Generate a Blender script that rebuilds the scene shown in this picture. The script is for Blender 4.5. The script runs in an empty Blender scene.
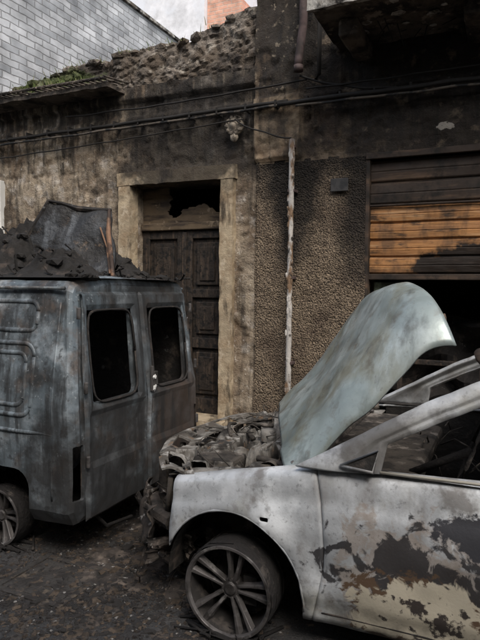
import bpy, math, random, bmesh
from mathutils import Vector, Matrix, noise
random.seed(7)
D=bpy.data; C=bpy.context
scn=C.scene
COL=scn.collection
# ------------------------------------------------------------------ helpers
def empty(name,loc=(0,0,0)):
    e=D.objects.new(name,None); e.location=loc; e.empty_display_size=.2
    COL.objects.link(e); return e
def setpar(o,p):
    if p is not None:
        o.parent=p; o.matrix_parent_inverse=Matrix.Translation(-Vector(p.location))
def mesh(name,vs,fs,mat,par=None,smooth=False,mi=None):
    m=D.meshes.new(name); m.from_pydata([tuple(v) for v in vs],[],fs)
    mats=mat if isinstance(mat,(list,tuple)) else [mat]
    for k in mats: m.materials.append(k)
    if mi: m.polygons.foreach_set('material_index',mi)
    if smooth: m.polygons.foreach_set('use_smooth',[True]*len(m.polygons))
    m.update()
    o=D.objects.new(name,m); COL.objects.link(o); setpar(o,par); return o
def recalc(o):
    bm=bmesh.new(); bm.from_mesh(o.data); bmesh.ops.recalc_face_normals(bm,faces=bm.faces[:]); bm.to_mesh(o.data); bm.free()
def applym(o):
    dg=C.evaluated_depsgraph_get(); dg.update()
    ev=o.evaluated_get(dg); me=D.meshes.new_from_object(ev)
    o.modifiers.clear(); o.data=me
def boxg(x0,x1,y0,y1,z0,z1):
    v=[(x0,y0,z0),(x1,y0,z0),(x1,y1,z0),(x0,y1,z0),(x0,y0,z1),(x1,y0,z1),(x1,y1,z1),(x0,y1,z1)]
    f=[(0,3,2,1),(4,5,6,7),(0,1,5,4),(1,2,6,5),(2,3,7,6),(3,0,4,7)]
    return v,f
def box(name,x0,x1,y0,y1,z0,z1,mat,par=None,bev=0,rough=0,sub=0):
    v,f=boxg(x0,x1,y0,y1,z0,z1)
    o=mesh(name,v,f,mat,par)
    if rough or sub:
        bm=bmesh.new(); bm.from_mesh(o.data)
        s=sub or .08
        for ax,(a,b) in enumerate(((x0,x1),(y0,y1),(z0,z1))):
            n=int((b-a)/s)
            for i in range(1,n):
                no=[0,0,0]; no[ax]=1; co=[0,0,0]; co[ax]=a+(b-a)*i/n
                bmesh.ops.bisect_plane(bm,geom=bm.verts[:]+bm.edges[:]+bm.faces[:],plane_co=co,plane_no=no)
        bm.normal_update()
        for q in bm.verts:
            n1=noise.noise_vector(q.co*7)+noise.noise_vector(q.co*23)*.5
            q.co+=n1*rough
        bm.to_mesh(o.data); bm.free()
    if bev:
        md=o.modifiers.new('b','BEVEL'); md.width=bev; md.segments=2; md.limit_method='ANGLE'
    return o
def multi(name,parts,mat,par=None,smooth=False,bev=0):
    vs=[];fs=[]
    for v,f in parts:
        k=len(vs); vs+=list(v); fs+=[tuple(i+k for i in q) for q in f]
    o=mesh(name,vs,fs,mat,par,smooth)
    if bev:
        md=o.modifiers.new('b','BEVEL'); md.width=bev; md.segments=2; md.limit_method='ANGLE'
    return o
def tubeg(pts,r,n=8,jit=0):
    pts=[Vector(p) for p in pts]; vs=[];fs=[]
    for i,p in enumerate(pts):
        t=(pts[min(i+1,len(pts)-1)]-pts[max(i-1,0)]).normalized()
        a=Vector((0,0,1)) if abs(t.z)<.9 else Vector((1,0,0))
        u=t.cross(a).normalized(); w=t.cross(u)
        rr=r[i] if isinstance(r,(list,tuple)) else r
        rr*=1+jit*(random.random()-.5)
        for k in range(n):
            an=2*math.pi*k/n; vs.append(p+(u*math.cos(an)+w*math.sin(an))*rr)
    for i in range(len(pts)-1):
        for k in range(n):
            a=i*n+k;b=i*n+(k+1)%n; fs.append((a,b,b+n,a+n))
    fs.append(tuple(range(n))[::-1]); fs.append(tuple(len(vs)-n+k for k in range(n)))
    return vs,fs
def tube(name,pts,r,mat,par=None,n=8,jit=0):
    v,f=tubeg(pts,r,n,jit); o=mesh(name,v,f,mat,par,True); recalc(o); return o
def latheg(prof,c,n=48,axis='y'):
    vs=[];fs=[];m=len(prof)
    for k in range(n):
        a=2*math.pi*k/n
        for r,h in prof:
            if axis=='y': vs.append((c[0]+r*math.cos(a),c[1]+h,c[2]+r*math.sin(a)))
            else: vs.append((c[0]+r*math.cos(a),c[1]+r*math.sin(a),c[2]+h))
    for k in range(n):
        for j in range(m-1):
            a=k*m+j;b=((k+1)%n)*m+j; fs.append((a,b,b+1,a+1))
    return vs,fs
def lerp(t,x):
    for i in range(len(t)-1):
        if x<=t[i+1][0]:
            a,b=t[i],t[i+1]; k=(x-a[0])/(b[0]-a[0]); k=max(0,min(1,k)); return a[1]+(b[1]-a[1])*k
    return t[-1][1]
def smoothlerp(t,x):
    d=.06
    return (lerp(t,x-d)+2*lerp(t,x)+lerp(t,x+d))/4
def gridf(fn,nu,nv):
    vs=[fn(i/nu,j/nv) for i in range(nu+1) for j in range(nv+1)]
    fs=[(i*(nv+1)+j,(i+1)*(nv+1)+j,(i+1)*(nv+1)+j+1,i*(nv+1)+j+1) for i in range(nu) for j in range(nv)]
    return vs,fs
def cut(o,cutters,bevel=0):
    # one cutter at a time, undoing any cut that destroys the shell
    for c in cutters:
        before=o.data; n0=len(before.polygons)
        md=o.modifiers.new('c','BOOLEAN'); md.operation='DIFFERENCE'; md.solver='EXACT'; md.object=c
        applym(o)
        if len(o.data.polygons)<n0*.6:
            print('cut rejected',o.name,n0,len(o.data.polygons)); o.data=before
    for c in cutters: D.objects.remove(c,do_unlink=True)
def cutter(x0,x1,y0,y1,z0,z1,rad=0,axis='x'):
    o=box('cutter',x0,x1,y0,y1,z0,z1,None)
    if rad:
        bm=bmesh.new(); bm.from_mesh(o.data); ai='xyz'.index(axis)
        ed=[e for e in bm.edges if abs((e.verts[0].co-e.verts[1].co)[ai])>1e-4]
        bmesh.ops.bevel(bm,geom=ed,offset=rad,segments=5,affect='EDGES',profile=.5)
        bm.to_mesh(o.data); bm.free()
    return o
# ------------------------------------------------------------------ materials
def mk(name,base,layers=(),rough=.85,metal=0,bumps=(),base2=None,bscale=3,spec=.3,rvar=.15):
    m=D.materials.new(name); m.use_nodes=True; nt=m.node_tree; N=nt.nodes; L=nt.links
    bs=N['Principled BSDF']; bs.inputs['Metallic'].default_value=metal
    try: bs.inputs['Specular IOR Level'].default_value=spec
    except: pass
    tc=N.new('ShaderNodeTexCoord').outputs['Object']
    def nz(scale,detail=4,stretch=None,dist=0,rough=.6,off=0):
        if stretch or off:
            mp=N.new('ShaderNodeMapping'); L.new(tc,mp.inputs[0])
            if stretch: mp.inputs['Scale'].default_value=stretch
            mp.inputs['Location'].default_value=(off,off*.7,off*1.3); src=mp.outputs[0]
        else: src=tc
        n=N.new('ShaderNodeTexNoise'); n.inputs['Scale'].default_value=scale; n.inputs['Detail'].default_value=detail
        n.inputs['Roughness'].default_value=rough; n.inputs['Distortion'].default_value=dist
        L.new(src,n.inputs['Vector']); return n.outputs[0]
    def mr(v,a,b,c=0,d=1,clamp=True):
        n=N.new('ShaderNodeMapRange'); L.new(v,n.inputs[0]); n.clamp=clamp
        for i,q in enumerate((a,b,c,d)): n.inputs[1+i].default_value=q
        return n.outputs[0]
    def mth(op,a,b):
        n=N.new('ShaderNodeMath'); n.operation=op
        for i,q in enumerate((a,b)):
            if isinstance(q,(int,float)): n.inputs[i].default_value=q
            else: L.new(q,n.inputs[i])
        return n.outputs[0]
    def mix(f,a,b):
        n=N.new('ShaderNodeMix'); n.data_type='RGBA'
        if isinstance(f,(int,float)): n.inputs[0].default_value=f
        else: L.new(f,n.inputs[0])
        for i,q in ((6,a),(7,b)):
            if isinstance(q,tuple): n.inputs[i].default_value=(*q,1)
            else: L.new(q,n.inputs[i])
        return n.outputs[2]
    col=mix(mr(nz(bscale,5,off=5),.35,.65),base,base2 or tuple(c*.7 for c in base))
    for i,l in enumerate(layers):
        n=nz(l.get('s',3),l.get('d',5),l.get('st'),l.get('dist',0),off=3.7*i+l.get('off',0),rough=l.get('r',.62))
        if 'c' in l:
            vs=N.new('ShaderNodeVectorMath'); vs.operation='SUBTRACT'; L.new(tc,vs.inputs[0]); vs.inputs[1].default_value=l['c']
            vm=N.new('ShaderNodeVectorMath'); vm.operation='MULTIPLY'; L.new(vs.outputs[0],vm.inputs[0]); vm.inputs[1].default_value=tuple(1/q for q in l['rad'])
            vl=N.new('ShaderNodeVectorMath'); vl.operation='LENGTH'; L.new(vm.outputs[0],vl.inputs[0])
            g=mth('SUBTRACT',1.0,vl.outputs[1])
            v=mth('ADD',g,mth('MULTIPLY',mth('SUBTRACT',n,.5),l.get('na',1.5)))
        elif 'g' in l:
            sp=N.new('ShaderNodeSeparateXYZ'); L.new(tc,sp.inputs[0]); ax,a,b=l['g']
            g=mr(sp.outputs[ax],a,b,0,1)
            v=mth('ADD',mth('SUBTRACT',g,.5),mth('MULTIPLY',mth('SUBTRACT',n,.5),l.get('na',1.5)))
        else: v=n
        lo,hi=l.get('t',(.5,.6))
        f=mr(v,lo,hi,0,l.get('f',1))
        col=mix(f,col,l['col'])
    L.new(col,bs.inputs['Base Color'])
    L.new(mr(nz(8,2,off=9),.3,.7,max(0,rough-rvar),min(1,rough+rvar)),bs.inputs['Roughness'])
    prev=None
    for b in bumps:
        kind,sc,stg,dist=b[:4]
        if kind=='n': h=nz(sc,4,b[4] if len(b)>4 else None)
        else:
            vo=N.new('ShaderNodeTexVoronoi'); vo.inputs['Scale'].default_value=sc; L.new(tc,vo.inputs['Vector']); h=mth('SUBTRACT',1.0,vo.outputs[0])
        bn=N.new('ShaderNodeBump'); bn.inputs['Strength'].default_value=stg; bn.inputs['Distance'].default_value=dist
        L.new(h,bn.inputs['Height'])
        if prev: L.new(prev,bn.inputs['Normal'])
        prev=bn.outputs[0]
    if prev: L.new(prev,bs.inputs['Normal'])
    return m
SOOT=(.018,.0155,.0135); 
soots=[dict(col=SOOT,s=3,c=(-3.4,5.85,3.35),rad=(1.4,2,.85),na=1.7,t=(.0,.42),f=.87),
       dict(col=SOOT,s=3,c=(0,5.85,3.55),rad=(2.4,2,1.15),na=1.8,t=(-.15,.35),f=.9),
       dict(col=SOOT,s=2,g=(2,3.1,4.4),na=2.4,t=(-.1,.4),f=.87),
       dict(col=SOOT,s=5,st=(3,1,.3),g=(2,2.4,3.8),na=2.6,t=(.1,.5),f=.75,off=20)]
plasterL=mk('burnt_plaster',(.36,.295,.215),[dict(col=(.17,.125,.085),s=2.5,t=(.42,.6)),dict(col=(.46,.41,.35),s=6,t=(.55,.66),f=.75),
   dict(col=(.07,.052,.038),s=9,t=(.52,.66),f=.7),dict(col=(.03,.025,.02),s=3,st=(3,1,.4),t=(.52,.66),f=.75),dict(col=(.52,.48,.41),s=20,t=(.61,.68),f=.6)]+soots,rough=.95,
   bumps=[('n',8,.6,.05),('n',60,.6,.015)])
plasterR=mk('sooty_plaster',(.22,.165,.11),[dict(col=(.09,.062,.042),s=2.8,t=(.42,.58)),dict(col=(.35,.28,.19),s=5,t=(.59,.68),f=.7),
   dict(col=(.3,.24,.17),s=22,t=(.6,.68),f=.5)]+soots+
   [dict(col=(.15,.115,.08),s=6,t=(.57,.69),f=.75),dict(col=(.42,.38,.32),s=14,c=(-.55,5.85,3.25),rad=(.09,1,.06),na=2.6,t=(.25,.4),f=.8),dict(col=(.4,.35,.28),s=9,c=(.4,5.85,3.75),rad=(.5,1,.12),na=2.6,t=(.3,.5),f=.8)],rough=.95,bumps=[('n',7,.7,.06),('n',60,.7,.015)])
pebble=mk('pebbledash_render',(.29,.22,.15),[dict(col=(.48,.38,.27),s=75,d=2,t=(.54,.64),f=.7),dict(col=(.05,.037,.027),s=65,d=3,off=8,t=(.5,.6),f=.85),
   dict(col=(.1,.07,.05),s=2.5,t=(.46,.64),f=.6),dict(col=SOOT,s=3,c=(-2.05,5.8,2.85),rad=(.33,1,1.1),na=1.3,t=(0,.45),f=.88),
   dict(col=SOOT,s=3,c=(-1.35,5.8,2.6),rad=(.28,1,1.0),na=1.3,t=(0,.6),f=.85),
   dict(col=SOOT,s=3,g=(2,2.2,3.2),na=1.6,t=(-.1,.4),f=.85)],rough=.95,bumps=[('v',55,1,.03),('n',110,.8,.01)],bscale=20)
pilasterM=mk('pilaster_plaster',(.34,.26,.175),[dict(col=(.2,.14,.09),s=4,t=(.45,.6)),dict(col=SOOT,s=3,g=(2,3.4,4.0),na=1.5,t=(-.05,.35),f=.92),
   dict(col=SOOT,s=4,st=(3,1,.4),t=(.5,.64),f=.8),dict(col=(.45,.37,.27),s=12,t=(.6,.68),f=.5)]+soots[1:2],rough=.95,bumps=[('n',10,.6,.03),('n',60,.6,.012)])
stoneM=mk('door_stone',(.46,.37,.25),[dict(col=(.27,.2,.125),s=5,t=(.45,.62)),dict(col=(.56,.47,.35),s=9,t=(.58,.66),f=.6),
   dict(col=(.03,.022,.016),s=4,st=(2,1,.5),t=(.54,.66),f=.9),dict(col=SOOT,s=4,c=(-3.4,5.8,3.0),rad=(.95,1,.36),na=1.6,t=(0,.35),f=.85)],rough=.9,bumps=[('n',12,.6,.02),('n',70,.5,.008)])
charwood=mk('charred_wood',(.034,.026,.02),[dict(col=(.085,.06,.042),s=6,st=(5,1,.5),t=(.52,.66),f=.8),dict(col=(.01,.009,.008),s=14,t=(.5,.6))],rough=.7,bumps=[('v',40,.4,.006),('n',30,.4,.01,(4,1,.5))])
transomM=mk('scorched_board',(.13,.095,.06),[dict(col=(.035,.026,.02),s=5,st=(.5,1,3),t=(.45,.62)),dict(col=(.26,.2,.14),s=9,t=(.6,.66),f=.6)],rough=.85,bumps=[('n',20,.4,.01)])
rubbleM=mk('rubble_masonry',(.23,.195,.16),[dict(col=(.10,.078,.058),s=4,t=(.43,.58)),dict(col=(.40,.36,.3),s=8,t=(.57,.68),f=.7),dict(col=(.025,.021,.018),s=3,off=4,t=(.5,.62),f=.85),
   dict(col=(.08,.11,.03),s=3,c=(-5.3,6,4.25),rad=(1.0,1,.25),na=2,t=(.15,.5),f=.6)],rough=.95,bumps=[('n',14,.8,.05),('n',60,.7,.02)])
ledgeM=mk('ledge_soot',(.11,.09,.072),[dict(col=SOOT,s=4,t=(.45,.6)),dict(col=(.28,.23,.18),s=9,t=(.58,.68),f=.7)],rough=.95,bumps=[('n',10,.6,.04)])
shutO=mk('scorched_shutter',(.46,.225,.085),[dict(col=(.27,.13,.055),s=3,st=(.4,1,6),t=(.42,.62)),dict(col=(.58,.37,.2),s=5,st=(.3,1,5),t=(.54,.7),f=.6),
   dict(col=(.12,.07,.04),s=3,st=(2.5,1,1),t=(.5,.64),f=.7),
   dict(col=(.022,.016,.012),s=5,c=(-.2,5.9,1.93),rad=(.85,1,.28),na=1.3,t=(.12,.35)),dict(col=(.05,.035,.025),s=7,st=(.6,1,2),t=(.54,.66),f=.9),
   dict(col=(.03,.022,.017),s=5,g=(2,2.35,2.6),na=1.2,t=(.0,.4),f=.85)],rough=.5,metal=.1,bumps=[('n',15,.4,.012,(.4,1,3))])
shutB=mk('sooted_shutter',(.05,.036,.027),[dict(col=(.11,.07,.045),s=3,st=(.5,1,4),t=(.53,.68)),dict(col=(.018,.015,.012),s=5,t=(.5,.62))],rough=.7,bumps=[('n',15,.3,.01)])
ashpipe=mk('ashed_pipe',(.5,.47,.43),[dict(col=(.2,.13,.08),s=9,st=(1,1,.5),t=(.5,.6)),dict(col=(.03,.025,.02),s=7,off=3,t=(.57,.63)),dict(col=(.04,.03,.025),s=6,g=(2,2.9,3.4),na=1,t=(0,.4))],rough=.8,bumps=[('n',30,.5,.01)])
rustpipe=mk('rusted_pipe',(.10,.07,.065),[dict(col=(.04,.03,.027),s=7,t=(.45,.6))],rough=.8,bumps=[('n',40,.4,.005)])
cableM=mk('burnt_cable',(.02,.018,.016),rough=.8)
cableL=mk('dusty_cable',(.12,.1,.08),[dict(col=(.02,.02,.02),s=6,t=(.45,.55))],rough=.8)
whiteM=mk('white_paint',(.75,.74,.7),[dict(col=(.3,.27,.22),s=8,t=(.58,.7),f=.6)],rough=.6)
# vehicles
vanM=mk('burnt_van_metal',(.225,.265,.29),[dict(col=(.11,.135,.15),s=2.6,t=(.42,.6)),dict(col=(.43,.475,.50),s=4,t=(.53,.68),f=.8),dict(col=(.04,.04,.04),s=3.5,off=2,t=(.48,.63),f=.88),
   dict(col=(.13,.10,.08),s=5,off=6,t=(.53,.66),f=.78),dict(col=(.5,.53,.54),s=45,d=3,t=(.62,.72),f=.5),dict(col=(.04,.04,.04),s=22,d=4,off=5,t=(.56,.68),f=.7),
   dict(col=(.03,.029,.028),s=5,c=(-2.35,3.1,.93),rad=(.5,.36,.16),na=1.8,t=(-.05,.45),f=.8),
   dict(col=(.03,.029,.028),s=4,c=(-2.35,3.6,1.62),rad=(.5,.7,.16),na=1.8,t=(-.05,.45),f=.8),
   dict(col=(.03,.029,.028),s=4,c=(-2.35,3.45,1.25),rad=(.5,.14,.5),na=1.8,t=(-.05,.45),f=.65),
   dict(col=(.035,.031,.028),s=4,c=(-2.35,3.0,.5),rad=(.5,.7,.55),na=2.0,t=(.0,.45),f=.82),
   dict(col=(.06,.044,.035),s=5,c=(-2.35,3.95,.68),rad=(.5,.6,.6),na=1.6,t=(-.05,.45),f=.9),
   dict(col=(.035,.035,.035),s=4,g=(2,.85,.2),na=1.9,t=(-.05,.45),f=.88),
   dict(col=(.035,.035,.035),s=4,st=(3,3,.3),off=7,t=(.50,.63),f=.8)],rough=.5,metal=.2,bumps=[('n',3,.15,.03),('n',80,.4,.003)],bscale=4)
charM=mk('charred_interior',(.03,.027,.025),[dict(col=(.1,.08,.065),s=7,t=(.55,.68),f=.8),dict(col=(.2,.19,.18),s=12,t=(.64,.7),f=.6)],rough=.95,bumps=[('n',20,.6,.02)])
darkint=mk('burnt_cabin',(.022,.02,.018),[dict(col=(.07,.055,.045),s=9,t=(.55,.68),f=.8)],rough=.95,bumps=[('n',20,.6,.02)])
P1=(-.26,2.5,.30); P2=(-.28,2.5,.44)
carM=mk('burnt_car_metal',(.55,.567,.58),[dict(col=(.36,.375,.385),s=2.5,t=(.40,.62)),dict(col=(.76,.78,.785),s=3,off=2,t=(.5,.68),f=.9),
   dict(col=(.30,.285,.225),s=3,off=4,t=(.54,.7),f=.6),dict(col=(.14,.125,.11),s=6,off=5,t=(.57,.69),f=.75),dict(col=(.14,.14,.14),s=34,d=5,off=6,t=(.57,.7),f=.6),
   dict(col=(.2,.18,.14),s=4,g=(2,.58,.95),na=2.2,t=(.15,.7),f=.45),
   dict(col=(.2,.18,.16),s=6,st=(1,1,.35),off=12,t=(.53,.7),f=.65),
   dict(col=(.07,.065,.06),s=5,c=(-.45,2.6,1.02),rad=(.45,.6,.22),na=2.4,t=(.2,.6),f=.75),
   dict(col=(.30,.24,.19),s=7,c=P2,rad=(.50,.6,.30),na=2.8,t=(.14,.3),f=.6,dist=.5),
   dict(col=(.035,.033,.035),s=9,c=P2,rad=(.50,.6,.30),na=3.4,t=(.26,.42),f=.93,dist=.5),
   dict(col=(.13,.085,.055),s=7,c=P1,rad=(.38,.5,.20),na=2.0,t=(.07,.14),dist=.6),
   dict(col=(.60,.54,.42),s=7,c=P1,rad=(.38,.5,.20),na=2.0,t=(.13,.22),dist=.6),
   dict(col=(.06,.05,.045),s=16,c=P1,rad=(.4,.5,.25),na=2.6,t=(.75,.9),off=4),
   dict(col=(.05,.05,.055),s=11,c=(-.06,2.5,.70),rad=(.2,.5,.11),na=2.6,t=(.15,.3),off=3),
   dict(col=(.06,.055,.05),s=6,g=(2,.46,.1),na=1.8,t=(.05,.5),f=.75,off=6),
   dict(col=(.05,.05,.05),s=4,g=(0,.1,1.5),na=2,t=(.1,.3),f=.8)],rough=.42,metal=.15,bumps=[('n',3,.15,.03),('n',90,.3,.003)],bscale=5,spec=.4)
hoodM=mk('burnt_bonnet_metal',(.36,.415,.40),[dict(col=(.24,.285,.275),s=2.5,t=(.4,.62)),dict(col=(.54,.595,.575),s=3,off=3,st=(1,1,.5),t=(.5,.68),f=.85),
   dict(col=(.24,.225,.15),s=3.5,off=5,st=(1.6,1,.6),t=(.5,.66),f=.7),dict(col=(.13,.105,.075),s=7,off=7,t=(.56,.69),f=.65),dict(col=(.09,.095,.085),s=4,off=11,st=(2.4,2,.5),t=(.53,.69),f=.65),dict(col=(.2,.2,.18),s=40,off=9,t=(.6,.7),f=.5)],rough=.36,metal=.25,bumps=[('n',3,.12,.03),('n',80,.25,.002)],bscale=3,spec=.5)
roofM=mk('rusted_roof',(.13,.09,.065),[dict(col=(.06,.045,.038),s=5,t=(.45,.6)),dict(col=(.32,.3,.27),s=6,off=3,t=(.58,.68))],rough=.8,bumps=[('n',20,.3,.01)])
engM=mk('ashed_engine_parts',(.25,.235,.21),[dict(col=(.08,.07,.058),s=6,t=(.45,.59)),dict(col=(.52,.5,.46),s=9,off=3,t=(.55,.67),f=.75),dict(col=(.02,.018,.016),s=5,off=6,t=(.5,.6),f=.92),dict(col=(.15,.1,.065),s=8,off=9,t=(.6,.66))],rough=.85,bumps=[('n',40,.5,.01)])
engD=mk('charred_engine_parts',(.07,.06,.05),[dict(col=(.2,.175,.15),s=9,t=(.54,.64)),dict(col=(.02,.018,.016),s=7,off=6,t=(.5,.6),f=.9)],rough=.9,bumps=[('n',30,.6,.015)])
rimM=mk('burnt_alloy',(.13,.12,.115),[dict(col=(.04,.036,.033),s=9,t=(.48,.62)),dict(col=(.3,.285,.27),s=12,off=3,t=(.57,.68),f=.7)],rough=.5,metal=.4,bumps=[('n',50,.3,.004)])
rimD=mk('sooted_rim_barrel',(.03,.027,.025),[dict(col=(.07,.06,.052),s=9,t=(.54,.66))],rough=.9,bumps=[('n',40,.4,.006)])
rubberM=mk('burnt_rubber',(.018,.016,.015),[dict(col=(.08,.068,.058),s=12,t=(.57,.67),f=.7)],rough=.95,bumps=[('n',30,.7,.02)])
bareM=mk('bare_sill_metal',(.5,.46,.38),rough=.5,metal=.2)
# ------------------------------------------------------------------ camera
A=math.radians(24.5); PITCH=math.radians(-3.16); ROLL=math.radians(-0.7)
cam=D.cameras.new('camera'); co=D.objects.new('camera',cam); COL.objects.link(co)
co.matrix_world=Matrix.Translation((0,0,1.7))@Matrix.Rotation(A,4,'Z')@Matrix.Rotation(math.pi/2+PITCH,4,'X')@Matrix.Rotation(-ROLL,4,'Z')
cam.sensor_fit='VERTICAL'; cam.sensor_height=36; cam.sensor_width=27; cam.lens=32.6; cam.clip_end=2000; cam.clip_start=.05
scn.camera=co
# ------------------------------------------------------------------ ground
asphalt=mk('asphalt',(.05,.049,.048),[dict(col=(.09,.086,.082),s=5,t=(.52,.68),f=.7),dict(col=(.018,.016,.015),s=2,t=(.46,.62),f=.85),dict(col=(.14,.13,.12),s=90,d=2,t=(.62,.7),f=.6),dict(col=(.10,.075,.055),s=4.5,off=6,t=(.55,.66),f=.7)],rough=.8,bumps=[('n',80,.8,.015),('n',7,.4,.04)])
earth=mk('ground_asphalt',(.07,.068,.065),rough=.95)
pavM=mk('pavement_stone',(.12,.11,.1),[dict(col=(.04,.036,.032),s=3,t=(.45,.6)),dict(col=(.2,.18,.16),s=8,t=(.58,.7),f=.6)],rough=.9,bumps=[('n',40,.5,.01)])
mesh('ground',[(-300,-300,-.004),(300,-300,-.004),(300,300,-.004),(-300,300,-.004)],[(0,1,2,3)],earth)
mesh('road',[(-40,-3,.004),(40,-3,.004),(40,4.75,.004),(-40,4.75,.004)],[(0,1,2,3)],asphalt)
pv=empty('pavement',(-3,5.2,0))
box('slab_surface',-40,40,4.95,5.85,-.05,.12,pavM,pv,bev=.01)
for i in range(30):
    x=-20+i*1.1
    box('kerb_stone',x,x+1.09,4.75,4.947,-.05,.125,pavM,pv,bev=.015)
gr=empty('utility_cover',(-2.5,2.5,0))
slab=mk('cast_cover',(.05,.046,.042),[dict(col=(.025,.022,.02),s=8,t=(.45,.6)),dict(col=(.1,.08,.06),s=12,off=4,t=(.57,.66))],rough=.85,bumps=[('v',60,.5,.01)])
box('cover_plate',-2.52,-2.12,2.35,2.7,.0,.010,slab,gr,bev=.004)
multi('cover_frame',[boxg(-2.57,-2.53,2.3,2.75,0,.012),boxg(-2.11,-2.07,2.3,2.75,0,.012),boxg(-2.528,-2.112,2.3,2.34,0,.012),boxg(-2.528,-2.112,2.71,2.75,0,.012)],slab,gr)
opp=empty('added_opposite_house',(0,-4,0))  # unseen house added behind the camera to cut low skylight on the street
oppM=mk('opposite_plaster',(.34,.3,.25),[dict(col=(.22,.19,.15),s=2,t=(.45,.6))],rough=.95)
P=[boxg(-14,12,-3.5,-3.2,0,1.0),boxg(-14,12,-3.5,-3.2,2.6,4.2),boxg(-14,12,-3.5,-3.2,5.9,6.6)]
for i in range(10):
    x=-14+i*2.7
    for a,b in ((1.0,2.6),(4.2,5.9)): P.append(boxg(x,x+1.6,-3.5,-3.2,a,b))
multi('walls',P,oppM,opp)
multi('window_shutters',[boxg(-12.4+i*2.7,-11.3+i*2.7,-3.45,-3.35,a,b) for i in range(9) for a,b in ((1.0,2.6),(4.2,5.9))],charwood,opp)
box('building_body',-14,12,-12,-3.51,0,6.6,oppM,opp); box('cornice',-14.1,12.1,-12,-3.0,6.6,6.75,oppM,opp)
# ------------------------------------------------------------------ facade
W=5.85
fac=empty('burnt_townhouse',(-2,6,0))
openings=[(-4.10,-2.89,0,2.9),(-1.28,1.3,0,2.99),(-7.3,-6.35,1.2,3.03),(-1.2,-.2,4.3,6.6)]
def lin(a,b,s):
    n=max(1,round((b-a)/s)); return [a+(b-a)*i/n for i in range(n)]
xs=lin(-14,-7.3,.25)+lin(-7.3,-6.35,.05)+lin(-6.35,-4.1,.025)+lin(-4.1,-2.89,.0252)+lin(-2.89,-2.5,.0244)+lin(-2.5,-1.97,.0241)+lin(-1.97,-1.28,.023)+lin(-1.28,-.2,.027)+lin(-.2,1.3,.1)+lin(1.3,6,.2)+[6]
zs=lin(0,1.2,.025)+lin(1.2,2.9,.025)+lin(2.9,2.99,.03)+lin(2.99,3.03,.02)+lin(3.03,4.3,.025)+lin(4.3,6.6,.1)+lin(6.6,7.4,.2)+[7.4]
def fy(x,z):
    p=Vector((x,0,z))
    peb=(x>-2.5 and x<-1.28 and z<3.04)
    d=.018*noise.fractal(p*1.3,1,2,3)+.008*noise.noise(p*9)
    if peb: d+=.007*noise.noise(p*45)+.005*noise.noise(p*80)+.012
    else:
        q=noise.noise(p*2.3+Vector((7,3,1)))+.5*noise.noise(p*6)+.25*noise.noise(p*14)
        if q>.22: d-=.018
        q2=noise.noise(p*3.1+Vector((1,9,4)))+.5*noise.noise(p*9)
        if z>3.1 and q2>.2: d-=.022
        d+=.006*noise.noise(p*22)
    if -2.5<=x<=-1.99 and z>3.06: d+=.07
    if z>3.62 and z<3.72: d+=.035+.01*noise.noise(p*8)
    if x<-2.5 and z>3.9: d+=.05
    return W-d
vs=[(x,fy(x,z),z) for x in xs for z in zs]; nz_=len(zs)
fs=[];mi=[]
for i in range(len(xs)-1):
    for j in range(nz_-1):
        cx=(xs[i]+xs[i+1])/2; cz=(zs[j]+zs[j+1])/2
        if any(a<cx<b and c<cz<d for a,b,c,d in openings): continue
        if cx<-2.5 and cz>4.05: continue
        fs.append((i*nz_+j,(i+1)*nz_+j,(i+1)*nz_+j+1,i*nz_+j+1))
        if cx<-2.5: mi.append(0)
        elif cx<-1.28 and cz<3.04+.03*noise.noise(Vector((cx*7,0,0))): mi.append(2)
        elif cx<-1.99 and cz>3.04: mi.append(3)
        else: mi.append(1)
mesh('facade_wall',vs,fs,[plasterL,plasterR,pebble,pilasterM],fac,True,mi)
B=[boxg(-14,-7.3,5.93,6.3,0,4.04),boxg(-7.3,-6.35,5.93,6.3,0,1.2),boxg(-7.3,-6.35,5.93,6.3,3.03,4.04),boxg(-6.35,-4.12,5.93,6.3,0,4.04),boxg(-4.12,-2.87,5.93,6.3,2.92,4.04),
   boxg(-2.87,-2.5,5.93,6.3,0,4.04),boxg(-2.5,-1.3,5.93,6.3,0,7.4),boxg(-1.3,1.32,5.93,6.3,3.01,4.3),boxg(-1.3,-1.2,5.93,6.3,4.3,7.4),boxg(-.2,1.32,5.93,6.3,4.3,7.4),boxg(-1.2,-.2,5.93,6.3,6.6,7.4),boxg(1.32,6,5.93,6.3,0,7.4)]
multi('wall_core',B,plasterR,fac)
multi('upper_side_wall',[boxg(-2.5,-2.3,6.3,13,4.0,7.4),boxg(-2.3,6,12.8,13,0,7.4),boxg(5.8,6,6.3,12.8,0,7.4)],plasterR,fac)
box('upper_roof',-2.5,6,5.7,13,7.4,7.55,ledgeM,fac)
box('low_roof',-14,-2.51,6.3,10,3.8,3.95,ledgeM,fac)
def room(n,x0,x1,y0,y1,z0,z1):
    v=[(x0,y0,z0),(x1,y0,z0),(x1,y1,z0),(x0,y1,z0),(x0,y0,z1),(x1,y0,z1),(x1,y1,z1),(x0,y1,z1)]
    mesh(n,v,[(0,1,2,3),(4,7,6,5),(1,5,6,2),(2,6,7,3),(3,7,4,0)],charM,fac)
room('hall_interior',-4.3,-2.7,6.31,9,.1,3.2); room('shop_interior',-1.6,1.6,6.31,9.5,.1,3.3); room('room_interior',-7.5,-6.2,6.31,9,.8,3.3); room('upper_interior',-1.5,0,6.31,9,4.2,6.8)
multi('door_reveals',[boxg(-4.14,-4.101,5.86,6.31,.1,2.9),boxg(-2.889,-2.85,5.86,6.31,.1,2.9),boxg(-4.1,-2.89,5.86,6.31,2.9,2.93)],plasterL,fac)
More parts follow.
